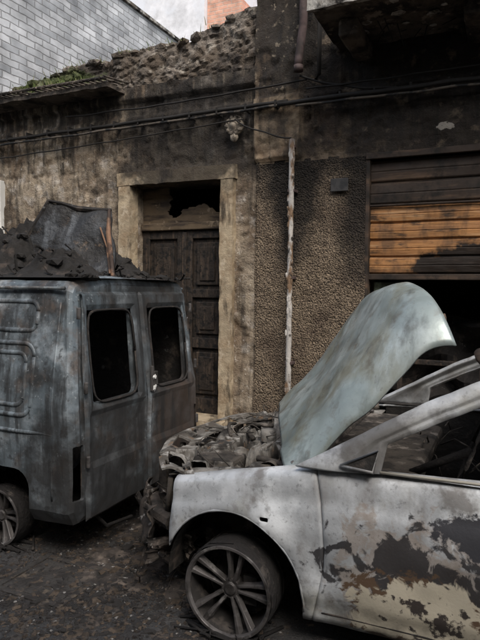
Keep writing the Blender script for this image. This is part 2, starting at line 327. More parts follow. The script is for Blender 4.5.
multi('shop_reveals',[boxg(-1.32,-1.281,5.86,6.31,.1,2.99),boxg(1.301,1.34,5.86,6.31,.1,2.99),boxg(-1.28,1.3,5.86,6.31,2.99,3.03)],plasterR,fac)
box('door_jamb_stone',-4.26,-4.095,5.78,5.95,.12,2.895,stoneM,fac,rough=.008,sub=.05)
box('door_jamb_stone',-2.895,-2.74,5.78,5.95,.12,2.895,stoneM,fac,rough=.008,sub=.05)
box('door_lintel_stone',-4.28,-2.72,5.775,5.95,2.9,3.05,stoneM,fac,rough=.009,sub=.05)
box('door_threshold',-4.2,-2.8,5.7,6.2,.1,.2,stoneM,fac,rough=.004,sub=.06)
def leaf(x0,x1):
    P=[boxg(x0,x1,6.10,6.13,.2,2.38)]
    st=.10
    P+= [boxg(x0,x0+st,6.06,6.10,.2,2.38),boxg(x1-st,x1,6.06,6.10,.2,2.38)]
    for a,b in ((.2,.38),(.98,1.10),(1.58,1.68),(2.28,2.38)): P.append(boxg(x0+st,x1-st,6.063,6.10,a,b))
    for a,b in ((.38,.98),(1.10,1.58),(1.68,2.28)): 
        P.append(boxg(x0+st+.05,x1-st-.05,6.075,6.10,a+.05,b-.05))
        P.append(boxg(x0+st+.1,x1-st-.1,6.06,6.075,a+.1,b-.1))
    return P
multi('door_leaf',leaf(-4.095,-3.505),charwood,fac,bev=.008)
multi('door_leaf',leaf(-3.495,-2.895),charwood,fac,bev=.008)
multi('door_center_strip',[boxg(-3.53,-3.47,6.045,6.058,.2,2.36)],charwood,fac,bev=.006)
multi('transom_rail',[boxg(-4.095,-2.895,6.02,6.12,2.382,2.47)],transomM,fac,bev=.01)
multi('door_handle',[tubeg([(-3.44,6.03,1.2),(-3.44,6.0,1.22),(-3.44,6.0,1.32),(-3.44,6.03,1.34)],.01)],rimM,fac)
nx,nz2=110,40; vs=[];fs=[]
for i in range(nx+1):
    for j in range(nz2+1):
        x=-4.095+1.2*i/nx; z=2.472+.426*j/nz2
        vs.append((x,6.07+.006*noise.noise(Vector((x*6,0,z*6))),z))
for i in range(nx):
    for j in range(nz2):
        x=-4.095+1.2*(i+.5)/nx; z=2.472+.426*(j+.5)/nz2
        n1=noise.fractal(Vector((x*5,2,z*5)),1,2,4)*.07
        if x+n1>-3.72 and x+n1*.5<-2.97 and z>2.60+n1+.05*math.sin(x*9): continue
        fs.append((i*(nz2+1)+j,(i+1)*(nz2+1)+j,(i+1)*(nz2+1)+j+1,i*(nz2+1)+j+1))
o=mesh('transom_board',vs,fs,transomM,fac); md=o.modifiers.new('s','SOLIDIFY'); md.thickness=.02
def slats(z0,z1,h,y,x0,x1):
    vs=[];fs=[]; n=round((z1-z0)/h); h=(z1-z0)/n; k=0; NX=40
    for i in range(n):
        prof=[(0,.016),(.05,.014),(.07,.0),(.12,-.008),(.45,-.012),(.50,-.006),(.55,-.012),(.88,-.008),(.93,.0),(.95,.014),(1,.016)]
        for xi in range(NX+1):
            x=x0+(x1-x0)*xi/NX
            for t,d in prof: vs.append((x,y+d+.012*noise.noise(Vector((x*2,i*.7,0)))+.005*noise.noise(Vector((x*7,i,0))),z0+(i+t)*h+.006*noise.noise(Vector((x*1.5,5,z0)))))
        m=len(prof)
        for xi in range(NX):
            for q in range(m-1):
                a=k+xi*m+q; fs.append((a,a+m,a+m+1,a+1))
        k+=m*(NX+1)
    return vs,fs
multi('shutter_slats_lower',[slats(1.86,2.54,.17,5.93,-1.26,1.28)],shutO,fac,False)
multi('shutter_slats_upper',[slats(2.545,2.985,.22,5.91,-1.26,1.28)],shutB,fac,False)
multi('shutter_bottom_bar',[boxg(-1.27,1.29,5.90,5.95,1.80,1.858),boxg(-1.27,1.29,5.88,5.905,2.53,2.55)],shutB,fac,bev=.008)
multi('shutter_guides',[boxg(-1.30,-1.262,5.84,5.97,.12,3.0),boxg(1.282,1.33,5.84,5.97,.12,3.0),boxg(-1.30,1.33,5.82,5.96,2.99,3.05)],shutB,fac,bev=.006)
greenM=mk('scorched_green_panel',(.3,.36,.26),[dict(col=(.08,.09,.07),s=7,t=(.45,.6))],rough=.7)
multi('shop_inner_panel',[boxg(-1.24,-1.0,6.05,6.09,.9,1.78)],greenM,fac,bev=.01)
multi('shop_inner_frame',[boxg(-.98,-.93,6.04,6.1,.12,1.8),boxg(-.93,1.2,6.04,6.1,.95,1.0),boxg(-.2,-.15,6.04,6.1,.12,1.8),boxg(.6,.65,6.04,6.1,.12,1.8)],charwood,fac,bev=.006)
v,f=gridf(lambda u,v:(-1.2+2.4*u,6.7+.5*noise.noise(Vector((u*5,v*5,2))),.1+1.3*v+.2*noise.noise(Vector((u*6,v*3,7)))),40,20)
mesh('shop_debris',v,f,charM,fac)
multi('window_casing',[boxg(-7.4,-7.3,5.8,5.9,1.15,3.1),boxg(-6.35,-6.18,5.78,5.9,1.15,3.1),boxg(-7.3,-6.35,5.8,5.9,3.03,3.1),boxg(-7.3,-6.35,5.8,5.9,1.1,1.2)],whiteM,fac,bev=.01)
multi('window_shutter_panel',[boxg(-7.29,-6.36,6.0,6.03,1.2,3.03)],charwood,fac)
box('roof_ledge',-9,-4.2,5.5,5.9,3.98,4.03,ledgeM,fac,rough=.018,sub=.06)
P=[]
for i in range(60):
    x=-8.9+i*.08
    if random.random()<.85: P.append(tubeg([(x,5.40+.05*random.random(),4.06),(x+.02*random.random(),5.85,4.11+.02*random.random())],.012,5))
P.append(tubeg([(-9,5.46,4.085),(-6.5,5.45,4.08),(-4.2,5.47,4.07)],.018,6)); P.append(tubeg([(-9,5.62,4.09),(-4.2,5.63,4.085)],.014,6))
multi('ledge_bars',P,ledgeM,fac)
def par_top(x):
    return lerp([(-14,4.4),(-7,4.3),(-6.2,4.22),(-5.6,4.35),(-5,4.42),(-4.2,4.46),(-3.4,4.5),(-2.5,4.72)],x)+.10*noise.fractal(Vector((x*2.3,1,0)),1,2,4)+.05*noise.noise(Vector((x*9,4,0)))
NX=420;NZ=26;vs=[];fs=[]
for i in range(NX+1):
    x=-10+7.5*i/NX; t=par_top(x)
    for j in range(NZ+1+4):
        if j<=NZ: z=3.93+(t-3.93)*j/NZ; y=5.9
        else: z=t-.01; y=5.9+(j-NZ)*.1
        p=Vector((x,y,z))
        c=noise.voronoi(Vector((x*6,y*5,z*11)))[0]
        edge=min(1,(c[1]-c[0])*3)
        d=.03*edge+.06*noise.fractal(p*3,1,2,4)+.012*noise.noise(p*25)
        if j<=NZ: y-=d
        else: z+=.06*noise.fractal(p*5,1,2,4)-.0
        vs.append((x,y,z))
m=NZ+5
for i in range(NX):
    for j in range(m-1): fs.append((i*m+j,(i+1)*m+j,(i+1)*m+j+1,i*m+j+1))
mesh('broken_parapet',vs,fs,rubbleM,fac,False)
P=[]
def stone(c,s,sub=2):
    bm=bmesh.new(); bmesh.ops.create_icosphere(bm,subdivisions=sub,radius=1)
    o=Vector((random.random()*50,)*3)
    vs=[]
    for q in bm.verts:
        k=1+.45*noise.noise(q.co*1.3+o)
        vs.append((c[0]+q.co.x*s[0]*k,c[1]+q.co.y*s[1]*k,c[2]+q.co.z*s[2]*k))
    fs=[tuple(x.index for x in f.verts) for f in bm.faces]; bm.free(); return vs,fs
for i in range(200):
    x=-7.5+5*random.random(); s=.02+.06*random.random()
    P.append(stone((x,5.88+.3*random.random(),par_top(x)+.0*s),(s*1.4,s,s*.7),1))
multi('parapet_stones',P,rubbleM,fac)
P=[]
for i in range(420):
    x=random.gauss(-5.25,.3) if i<300 else random.uniform(-6.5,-3); y=5.8+.2*random.random(); z=par_top(x)
    if i<300: z=4.08+random.random()*.12; y=5.68+.15*random.random()
    a=random.random()*6.28; l=.03+.07*random.random(); w=.005
    dx,dy=math.cos(a)*l*.5,math.sin(a)*l*.5
    P.append(([(x-w,y,z),(x+w,y,z),(x+dx*.6+w*.6,y+dy*.6,z+l*.7),(x+dx,y+dy,z+l)],[(0,1,2,3)]))
grassM=mk('weed_green',(.13,.17,.05),[dict(col=(.22,.2,.1),s=9,t=(.5,.6))],rough=.8)
multi('wall_weeds',P,grassM)
bal=empty('balcony',(0,5.5,4.2)); setpar(bal,fac)
box('balcony_slab',-1.62,3.5,4.95,5.9,4.12,4.28,ledgeM,bal,rough=.015,sub=.07)
peel=mk('peeling_plaster',(.42,.4,.36),[dict(col=(.12,.1,.08),s=6,t=(.46,.56)),dict(col=SOOT,s=4,t=(.52,.62),off=5)],rough=.9,bumps=[('n',15,.6,.03)])
box('balcony_fascia',-1.64,3.5,4.90,4.948,4.10,4.36,peel,bal,rough=.014,sub=.05)
for x in (-1.35,-.3,1.2): 
    box('balcony_bracket',x-.09,x+.09,5.2,5.86,3.96,4.118,ledgeM,bal,bev=.03,rough=.006)
P=[tubeg([(-1.6+i*.12,4.99,4.3),(-1.6+i*.12,4.99,5.25)],.009,6) for i in range(42)]
P.append(tubeg([(-1.62,4.99,5.26),(3.5,4.99,5.26)],.02,6))
multi('balcony_railing',P,rustpipe,bal)
box('upper_door_shutters',-1.19,-.21,6.0,6.05,4.3,6.6,charwood,fac)
P=[]
for i in range(16):
    x=random.uniform(-1.5,-.1); P.append(tubeg([(x,5.3+.4*random.random(),4.12),(x+random.uniform(-.1,.1),5.3+.4*random.random(),4.02-.08*random.random())],.005,5))
multi('hanging_laths',P,cableM,bal)
P=[]
for i in range(34):
    x=random.uniform(-1.5,.6); y=random.uniform(5.0,5.8); s=random.uniform(.02,.08)
    P.append(stone((x,y,4.11),(s,s*.8,.008),1))
multi('plaster_flakes',P,peel,bal)
oc=(-2.73,5.80,3.46)
P=[latheg([(0,-.07),(.03,-.065),(.04,-.04),(.07,-.045),(.085,-.03),(.10,-.035),(.11,0),(.0,0)],oc,32)]
for k in range(10):
    a=2*math.pi*k/10; P.append(stone((oc[0]+.085*math.cos(a),oc[1]-.03,oc[2]+.085*math.sin(a)),(.024,.02,.024)))
P.append(stone((oc[0],oc[1]-.02,oc[2]-.13),(.05,.03,.05)))
orn=mk('ornament_stucco',(.27,.23,.18),[dict(col=(.06,.05,.04),s=12,t=(.48,.6))],rough=.9,bumps=[('n',40,.5,.01)])
multi('wall_rosette',P,orn,fac,True)
dp=empty('drainpipe',(-2.05,5.75,2)); 
random.seed(5)
pts=[(-2.05+.008*noise.noise(Vector((0,0,i*.9))),5.74,.5+2.74*i/40) for i in range(41)]
tube('ashed_pipe',pts,.028,ashpipe,dp,10,.25)
multi('pipe_clamps',[boxg(-2.09,-2.01,5.73,5.84,z,z+.03) for z in (.9,1.8,2.7,3.15)],rustpipe,dp,bev=.004)
P=[stone((-2.05+random.uniform(-.03,.03),5.72,.5+2.7*random.random()),(.012,.012,.04),1) for i in range(50)]
P+=[tubeg([(-2.05,5.72,.55),(-2.1,5.68,.35),(-2.07,5.7,.2)],.012),tubeg([(-2.03,5.72,.6),(-1.98,5.66,.4),(-2.0,5.7,.14)],.008)]
multi('flaked_coating',P,ashpipe,dp)
rp=empty('rain_downpipe',(-1.95,5.7,5))
tube('downpipe',[(-1.93,5.68,7.4),(-1.93,5.68,4.35),(-1.95,5.68,4.2),(-1.97,5.67,4.0),(-1.97,5.67,3.94)],.042,rustpipe,rp,14)
tube('pipe_stub',[(-1.97,5.67,3.95),(-1.97,5.67,3.89)],.048,rustpipe,rp,14)
tube('service_pipe',[(-1.77,5.72,7.4),(-1.77,5.72,3.85),(-1.80,5.72,3.8)],.022,cableM,rp,10)
cb=empty('wall_cables',(-3,5.7,3.6))
def cable(x0,x1,z0,z1,sag,r,mat,y=5.72,n=60,wig=.012):
    pts=[]
    for i in range(n+1):
        t=i/n; x=x0+(x1-x0)*t
        pts.append((x,y+.02*noise.noise(Vector((x*2,z0*9,0))),z0+(z1-z0)*t-sag*4*t*(1-t)*(1)+wig*noise.noise(Vector((x*3,z0*7,3)))))
    tube('cable',pts,r,mat,cb,6)
cable(-12,-2.1,3.62,3.63,.03,.020,cableM); cable(-12,-2.0,3.54,3.60,.04,.014,cableL); cable(-2.2,5,3.60,3.66,.02,.022,cableM,5.7)
cable(-2.0,5,3.56,3.60,.03,.012,cableL,5.69); cable(-5,-1.9,3.78,3.82,.03,.010,cableM); cable(-1.9,5,3.72,3.9,.06,.009,cableM,5.7)
cable(-12,-2.6,3.40,3.50,.10,.008,cableM); cable(-2.7,-2.05,3.52,3.25,.05,.009,cableM,wig=.04)
cable(-1.97,-1.0,3.86,3.62,.05,.012,cableM,wig=.03)
multi('cable_clips',[boxg(-7+i*.34,-6.98+i*.34,5.70,5.84,3.58,3.65) for i in range(24)],cableM,cb)
plq=empty('house_number_plaque',(-1.56,5.8,2.75))
multi('plate',[boxg(-1.65,-1.47,5.80,5.825,2.69,2.82)],mk('sooty_plate',(.07,.067,.064),[dict(col=(.03,.03,.03),s=9,t=(.45,.6))],rough=.6),plq,bev=.006)
# ------------------------------------------------------------------ background buildings
def brickmat(name,c1,c2,mort,w,h,swap):
    m=D.materials.new(name); m.use_nodes=True; nt=m.node_tree;N=nt.nodes;L=nt.links;bs=N['Principled BSDF']
    tc=N.new('ShaderNodeTexCoord'); sp=N.new('ShaderNodeSeparateXYZ'); L.new(tc.outputs['Object'],sp.inputs[0])
    cb_=N.new('ShaderNodeCombineXYZ'); L.new(sp.outputs[1 if swap else 0],cb_.inputs[0]); L.new(sp.outputs[2],cb_.inputs[1])
    nn=N.new('ShaderNodeTexNoise'); nn.inputs['Scale'].default_value=2.5; nn.inputs['Detail'].default_value=6; L.new(tc.outputs['Object'],nn.inputs['Vector'])
    n3=N.new('ShaderNodeTexNoise'); n3.inputs['Scale'].default_value=6; L.new(tc.outputs['Object'],n3.inputs['Vector'])
    vm=N.new('ShaderNodeVectorMath'); vm.operation='MULTIPLY_ADD'; L.new(n3.outputs[1],vm.inputs[0]); vm.inputs[1].default_value=(.04,.04,0); L.new(cb_.outputs[0],vm.inputs[2])
    b=N.new('ShaderNodeTexBrick'); L.new(vm.outputs[0],b.inputs['Vector']); b.inputs['Scale'].default_value=1
    b.inputs['Brick Width'].default_value=w; b.inputs['Row Height'].default_value=h; b.inputs['Mortar Size'].default_value=.012; b.inputs['Mortar Smooth'].default_value=.5
    b.inputs['Color1'].default_value=(*c1,1); b.inputs['Color2'].default_value=(*c2,1); b.inputs['Mortar'].default_value=(*mort,1)
    mx=N.new('ShaderNodeMix'); mx.data_type='RGBA'; mx.blend_type='MULTIPLY'; mx.inputs[0].default_value=.9
    rp_=N.new('ShaderNodeMapRange'); L.new(nn.outputs[0],rp_.inputs[0]); rp_.inputs[1].default_value=.3; rp_.inputs[2].default_value=.7; rp_.inputs[3].default_value=.45; rp_.inputs[4].default_value=1.2
    L.new(b.outputs[0],mx.inputs[6]); L.new(rp_.outputs[0],mx.inputs[7]); L.new(mx.outputs[2],bs.inputs['Base Color']); bs.inputs['Roughness'].default_value=.9
    bn=N.new('ShaderNodeBump'); bn.inputs['Distance'].default_value=.02; bn.inputs['Strength'].default_value=.6; bn.invert=True; L.new(b.outputs[1],bn.inputs['Height']); L.new(bn.outputs[0],bs.inputs['Normal'])
    return m
blk=brickmat('grey_block',(.62,.63,.64),(.38,.395,.41),(.30,.30,.30),.34,.11,True)
g=empty('grey_block_building',(-9,10,0))
box('block_wall',-13,-7,6.5,13.2,0,7.3,blk,g)
box('roof_coping',-13.05,-6.95,6.45,13.25,7.3,7.36,peel,g)
g=empty('white_house',(-11,19,0))
paleM=mk('pale_render',(.8,.8,.82),[dict(col=(.7,.72,.76),s=1.5,t=(.45,.6))],rough=.9)
box('walls',-18,-9.15,17,24,0,13.5,paleM,g)
box('roof_edge',-18.2,-9.1,16.9,24.1,13.5,13.7,paleM,g)
g=empty('salmon_brick_house',(-8,20,0))
sal=brickmat('salmon_brick',(.75,.42,.30),(.68,.36,.26),(.6,.5,.42),.3,.12,False)
v=[(-9.14,17.2,0),(-7.9,17.2,0),(-7.9,24,0),(-9.14,24,0),(-9.14,17.2,12),(-7.9,17.2,10.9),(-7.9,24,10.9),(-9.14,24,12)]
mesh('walls',v,[(0,3,2,1),(4,5,6,7),(0,1,5,4),(1,2,6,5),(2,3,7,6),(3,0,4,7)],sal,g)
terra=mk('terracotta',(.45,.13,.08),rough=.8)
box('lower_wing',-7.88,-6.9,17.4,24,0,10.3,sal,g); box('tile_edge',-7.88,-6.8,17.2,24,10.3,10.5,terra,g)
# ------------------------------------------------------------------ VAN
van=empty('burnt_panel_van',(-4.2,3.45,0))
XR=-2.29; CY=3.45; HW=.79
def vansec(s,shr=0):
    top=lerp([(0,1.74),(2.3,1.74),(2.55,1.68),(3.1,1.1),(3.2,1.02),(3.85,.86),(4.0,.7)],s)
    hw=lerp([(0,.775),(.15,HW),(3.3,HW),(3.9,.74),(4.0,.66)],s)-shr
    bot=.25; top-=shr; bot+=shr
    R=min(.09,(top-bot)*.3)
    belt=min(1.0,top-.12)
    tin=.11*max(0,(top-1.0)/.74)
    side=[(hw-.05,bot),(hw-.01,bot+.08),(hw,bot+.25),(hw,belt-.05)]
    for k in range(1,5): 
        t=k/5; side.append((hw-tin*t**1.3,belt+(top-R-belt)*t))
    for k in range(0,5):
        a=math.pi/2*k/4
        side.append((hw-tin-R+R*math.cos(a),top-R+R*math.sin(a)))
    roof=[(hw-tin-R-.15,top+.012),(hw-tin-R-.35,top+.02)]
    half=side+roof
    return [(CY-y,z) for y,z in half]+[(CY+y,z) for y,z in reversed(half)]
def vdent(p): return .016*noise.fractal(p*2.2,1,2,3)
stat=[(0,.05),(.012,.02),(.04,.004),(.08,0)]+[(.15+.1*i,0) for i in range(37)]+[(3.9,.0),(3.97,.02),(4.0,.06)]
vs=[];fs=[]
for s,shr in stat:
    for y,z in vansec(s,shr):
        x=XR-s - (.10*max(0,(z-.9)/.85) if s<.1 else (.10*max(0,(z-.9)/.85))*max(0,1-(s-.1)/1.0))
        p=Vector((x,y,z)); dd=vdent(p)
        vs.append((x+dd,y+dd,z+dd))
n=len(vansec(0)); m=len(stat)
for i in range(m-1):
    for k in range(n):
        fs.append((i*n+k,i*n+(k+1)%n,(i+1)*n+(k+1)%n,(i+1)*n+k))
fs.append(tuple(range(n))[::-1]); fs.append(tuple((m-1)*n+k for k in range(n)))
vb=mesh('van_body',vs,fs,[vanM,charM],van)
recalc(vb)
md=vb.modifiers.new('s','SOLIDIFY'); md.thickness=.025; md.offset=-1; md.material_offset=1
applym(vb)
yA0,yA1,yB0,yB1=2.86,3.34,3.54,4.03
cs=[cutter(-2.8,-2.1,yA0,yA1,.97,1.55,.05),cutter(-2.8,-2.1,yB0,yB1,.97,1.55,.05),
    cutter(-5.15,-4.15,2.4,4.5,1.05,1.55,.08,'y'),
    cutter(-5.9,-5.0,2.85,4.05,1.12,1.5,.03),
    cutter(XR-.66-.32,XR-.66+.32,2.4,3.0,.1,.56,.12,'y'),cutter(XR-.66-.32,XR-.66+.32,3.95,4.5,.1,.56,.12,'y'),
    cutter(XR-3.3-.32,XR-3.3+.32,2.4,3.0,.1,.56,.12,'y'),cutter(XR-3.3-.32,XR-3.3+.32,3.95,4.5,.1,.56,.12,'y'),
    cutter(-2.45,-2.1,2.69,2.765,.40,.74,.012),
    cutter(-2.45,-2.1,4.12,4.2,.40,.74,.012)]
cut(vb,cs)
md=vb.modifiers.new('b','BEVEL'); md.width=.006; md.segments=2; md.limit_method='ANGLE'; md.angle_limit=math.radians(50)
def rearx(z): return XR-.10*max(0,(z-.9)/.85)
def doorskin(name,y0,y1,wy0,wy1):
    z0,z1=.26,1.665
    w0,w1=.97,1.55
    ys=sorted(set([y0,y0+.02,wy0-.035,wy0-.0]+[wy0+(wy1-wy0)*k/6 for k in range(1,6)]+[wy1,wy1+.035,y1-.02,y1])); 
    zs_=[z0,z0+.02,.34,.42,.5,.58,.62,.72,.8,.9,w0-.035,w0,1.1,1.25,1.4,w1,w1+.035,z1-.02,z1]
    vs=[];fs=[]
    for y in ys:
        for z in zs_:
            pr=.024
            if y in (y0,y1) or z in (z0,z1): pr=.002
            if (y in (wy0,wy1) and w0<=z<=w1) or (z in (w0,w1) and wy0<=y<=wy1): pr=.006
            if .62<=z<=.9 and wy0-.035<=y<=wy1+.035: pr-=.012
            yy=y
            if z>1.0:
                k=(z-1.0)/.66
                if y<CY and y-y0<.3: yy+=.075*k**1.3*(1 if y==y0 or y==y0+.02 else 0)
                if y>CY and y1-y<.3: yy-=.075*k**1.3*(1 if y==y1 or y==y1-.02 else 0)
            p=Vector((0,yy,z)); vs.append((rearx(z)+pr+.010*noise.fractal(p*3,1,2,3)+.004*noise.noise(p*14),yy,z))
    nzz=len(zs_)
    for i in range(len(ys)-1):
        for j in range(nzz-1):
            if ys[i]>=wy0-1e-6 and ys[i+1]<=wy1+1e-6 and zs_[j]>=w0-1e-6 and zs_[j+1]<=w1+1e-6: continue
            fs.append((i*nzz+j,(i+1)*nzz+j,(i+1)*nzz+j+1,i*nzz+j+1))
    o=mesh(name,vs,fs,vanM,van)
    md=o.modifiers.new('b','BEVEL'); md.width=.006; md.segments=2; md.limit_method='ANGLE'; md.angle_limit=math.radians(18)
    return o
doorskin('rear_door',2.775,3.438,yA0,yA1); doorskin('rear_door',3.45,4.12,yB0,yB1)
def wframe(y0,y1):
    pts=[]
    for k in range(33):
        a=2*math.pi*k/32; e=.35
        cx=(y0+y1)/2+(y1-y0)/2*abs(math.cos(a))**e*(1 if math.cos(a)>0 else -1)
        cz=1.26+.29*abs(math.sin(a))**e*(1 if math.sin(a)>0 else -1)
        pts.append((rearx(cz)+.014,cx,cz))
    return tubeg(pts,.008,6,.5)
multi('window_seals',[wframe(yA0,yA1),wframe(yB0,yB1)],charM,van,True)
P=[boxg(-2.27,-2.245,3.47,3.52,1.0,1.1),boxg(-2.27,-2.25,3.455,3.475,.96,1.14)]
for z in (.6,1.05,1.5):
    x=rearx(z)
    P.append(tubeg([(x+.03,2.77,z),(x+.03,2.77,z+.07)],.014)); P.append(tubeg([(x+.03,4.125,z),(x+.03,4.125,z+.07)],.014))
multi('door_hinges_and_handle',P,rimM,van,bev=.004)
multi('door_lock_plate',[stone((-2.255,3.485,.99),(.012,.025,.035)),stone((-2.25,3.48,1.06),(.012,.02,.02))],whiteM,van)
def vsy(x,z):
    sec=vansec(XR-x)[:13]
    y=sec[3][0]
    for a,b in zip(sec,sec[1:]):
        if a[1]<=z<=b[1]: y=a[0]+(b[0]-a[0])*(z-a[1])/max(1e-6,b[1]-a[1]); break
    d=vdent(Vector((x,y,z)))
    # the body shell is linear between its section rings: sample the neighbouring rings
    s=XR-x; s0=.15+.1*math.floor((s-.15)/.1); t=(s-s0)/.1
    d=(1-t)*vdent(Vector((XR-s0,y,z)))+t*vdent(Vector((XR-s0-.1,y,z)))
    return y+d
def ribloop(x0,x1,z0,z1,r):
    pts=[]
    cs_=((x1-r,z1-r,0),(x0+r,z1-r,90),(x0+r,z0+r,180),(x1-r,z0+r,270))
    for cx,cz,a0 in cs_:
        for k in range(7):
            a=math.radians(a0+15*k); pts.append((cx+r*math.cos(a),cz+r*math.sin(a)))
    pts.append(pts[0])
    out=[]
    for a,b in zip(pts,pts[1:]):
        n_=max(1,int(math.hypot(b[0]-a[0],b[1]-a[1])/.06))
        for k in range(n_): out.append((a[0]+(b[0]-a[0])*k/n_,a[1]+(b[1]-a[1])*k/n_))
    out.append(pts[0])
    return tubeg([(x,vsy(x,z)+.008,z) for x,z in out],.017,10)
multi('side_pressings',[ribloop(-3.75,-2.62,1.42,1.60,.06),ribloop(-3.75,-2.62,.90,1.34,.08),ribloop(-3.69,-2.68,.96,1.28,.06)],vanM,van,True)
def vline(p0,p1,off,r):
    return tubeg([(p0[0]+(p1[0]-p0[0])*k/24,vsy(p0[0]+(p1[0]-p0[0])*k/24,p0[1]+(p1[1]-p0[1])*k/24)+off,p0[1]+(p1[1]-p0[1])*k/24) for k in range(25)],r,6)
multi('side_trim',[vline((-2.44,.80),(-4.1,.80),.006,.014),vline((-4.12,.36),(-4.12,1.6),.001,.007),vline((-2.45,.40),(-2.45,1.6),.002,.008)],vanM,van,True)
multi('roof_gutter',[tubeg([(-2.42,CY-.70,1.685),(-4.6,CY-.70,1.685)],.013,6),tubeg([(-2.42,CY+.70,1.685),(-4.6,CY+.70,1.685)],.013,6)],vanM,van,True)
def wheel(name,cx,cy,cz,par,out=-1,R=.235,nc=9):
    multi(name+'_barrel',[latheg([(R-.008,.098*out),(R-.02,.06*out),(R-.03,-.02*out),(R-.03,-.09*out),(R,-.1*out),(R+.004,-.09*out),(R-.02,-.06*out),(R-.02,.05*out),(R,.088*out)],(cx,cy,cz),56)],rimD,par,True)
    P=[latheg([(R,.088*out),(R+.004,.1*out),(R-.012,.1*out),(R-.018,.085*out)],(cx,cy,cz),56)]
    P.append(latheg([(0,.062*out),(.028,.062*out),(.032,.052*out),(.05,.052*out),(.056,.0),(0,0)],(cx,cy,cz),24))
    for k in range(5):
        for dk in (-.15,.15):
            a=math.radians(80+72*k)+dk*2.0; a2=math.radians(80+72*k)+dk*1.15
            u=Vector((math.cos(a),0,math.sin(a))); u2=Vector((math.cos(a2),0,math.sin(a2))); w=Vector((-math.sin(a2),0,math.cos(a2)))
            c=Vector((cx,cy,cz)); i0=c+u*.04; i1=c+u2*(R-.008)
            vs=[]
            for p,hw,yo in ((i0,.014,.055),(i0.lerp(i1,.45),.012,.066),(i1,.022,.088)):
                for sx,yy in ((-1,0),(1,0),(.5,1),(-.5,1)):
                    vs.append(p+w*hw*sx+Vector((0,out*(yo-.03+.03*yy),0)))
            fs=[(0,1,2,3)[::-1],(8,9,10,11)]
            for b in (0,4): 
                for q in range(4): fs.append((b+q,b+(q+1)%4,b+4+(q+1)%4,b+4+q))
            P.append((vs,fs))
    o=multi(name,P,rimM,par,False,bev=.003); recalc(o)
    multi('brake_disc',[latheg([(0,-.01*out),(.13,-.01*out),(.13,-.03*out),(0,-.03*out)],(cx,cy,cz),32),boxg(cx+.06,cx+.13,cy-.03,cy+.04,cz-.07,cz+.07)],darkint,par)
    P=[]
    for q in range(nc):
        a0=random.uniform(0,6.28); ln=random.uniform(.5,2.4); yy=cy+random.uniform(-.09,.1)*1
        pts=[]
        for t in range(8):
            a=a0+ln*t/7; rr=R+.004+.010*random.random()
            pts.append((cx+rr*math.cos(a),yy+random.uniform(-.01,.01),max(.008,cz+rr*math.sin(a))))
        P.append(tubeg(pts,.0025,4))
    for q in range(16):
        P.append(tubeg([(cx+random.uniform(-.3,.3),cy+random.uniform(-.16,.12),.012),(cx+random.uniform(-.15,.15),cy+random.uniform(-.16,.12),.03),(cx+random.uniform(-.3,.3),cy+random.uniform(-.16,.12),.01)],random.uniform(.004,.012),5,.4))
    multi('tyre_remains',P,rubberM,par,True)
    v,f=latheg([(R-.018,-.08*out),(R+.004,-.075*out),(R+.010,0),(R+.008,.07*out),(R+.002,.09*out)],(cx,cy,cz),90)
    vs=[]
    for p in v:
        p=Vector(p); d=(p-Vector((cx,p.y,cz))); k=1+.035*noise.noise(p*11)+.02*noise.noise(p*30)
        q=Vector((cx,p.y,cz))+d*k; q.z=max(q.z,.006); vs.append(q)
    multi('rubber_crust',[(vs,f)],rubberM,par,True)
for X_ in (XR-.66,XR-3.3):
    wheel('wheel',X_,2.80,.195,van,-1,.185); wheel('wheel',X_,4.10,.195,van,1,.185)
multi('axle_and_exhaust',[tubeg([(XR-.66,2.8,.2),(XR-.66,4.1,.2)],.035),tubeg([(XR-.1,3.9,.2),(XR-2.5,3.8,.2)],.03),tubeg([(XR-.2,3.2,.22),(XR-.6,3.2,.22)],.07,12)],rubberM,van)
multi('van_interior_debris',[gridf(lambda u,v:(XR-.15-2.2*u,2.75+1.4*v,.45+.22*noise.fractal(Vector((u*6,v*4,1)),1,2,4)+.15),50,30)],charM,van)
multi('seat_frames',[tubeg([(-4.7,y0,.5),(-4.6,y0,1.2),(-4.6,y0+.4,1.2),(-4.7,y0+.4,.5)],.018) for y0 in (2.85,3.6)]+[tubeg([(-4.66,y0,.5+.12*k),(-4.66,y0+.4,.5+.12*k)],.008) for y0 in (2.85,3.6) for k in range(6)],rubberM,van,True)
random.seed(11)
multi('hanging_trim',[tubeg([(-2.3,3.3,.3),(-2.2,3.35,.1),(-2.05,3.55,.05),(-1.95,3.7,.03)],.025),tubeg([(-2.35,2.9,.28),(-2.3,3.0,.15),(-2.32,3.3,.1)],.012)],rubberM,van)
rdb=empty('charred_roof_debris',(-3.2,3.4,1.75))
def heap(u,v):
    x=-4.6+2.25*u; y=2.82+1.26*v
    ed=min(u,1-u,v*.8,(1-v)*.8)*2
    h=max(0,min(1,ed*2.4)); h=h*h*(3-2*h)
    hh=lerp([(-4.6,.40),(-3.5,.38),(-3.0,.34),(-2.7,.16),(-2.4,.05)],x)
    p=Vector((x,y,0))
    z=1.752+h*hh*(.8+.7*noise.fractal(p*2.5,1,2,4)) +h*(.05*noise.noise(p*14)+.03*noise.noise(p*35))
    return (x+.03*noise.noise(p*8)*h,y,max(z,1.75))
v,f=gridf(heap,150,90); mesh('charred_heap',v,f,darkint,rdb)
panel=mk('charred_panel',(.04,.042,.045),[dict(col=(.12,.13,.14),s=4,st=(3,1,.6),t=(.5,.66),f=.8),dict(col=(.015,.014,.013),s=6,t=(.46,.58)),dict(col=(.13,.09,.06),s=7,off=3,t=(.6,.68),f=.8)],rough=.6,bumps=[('n',20,.6,.03)])
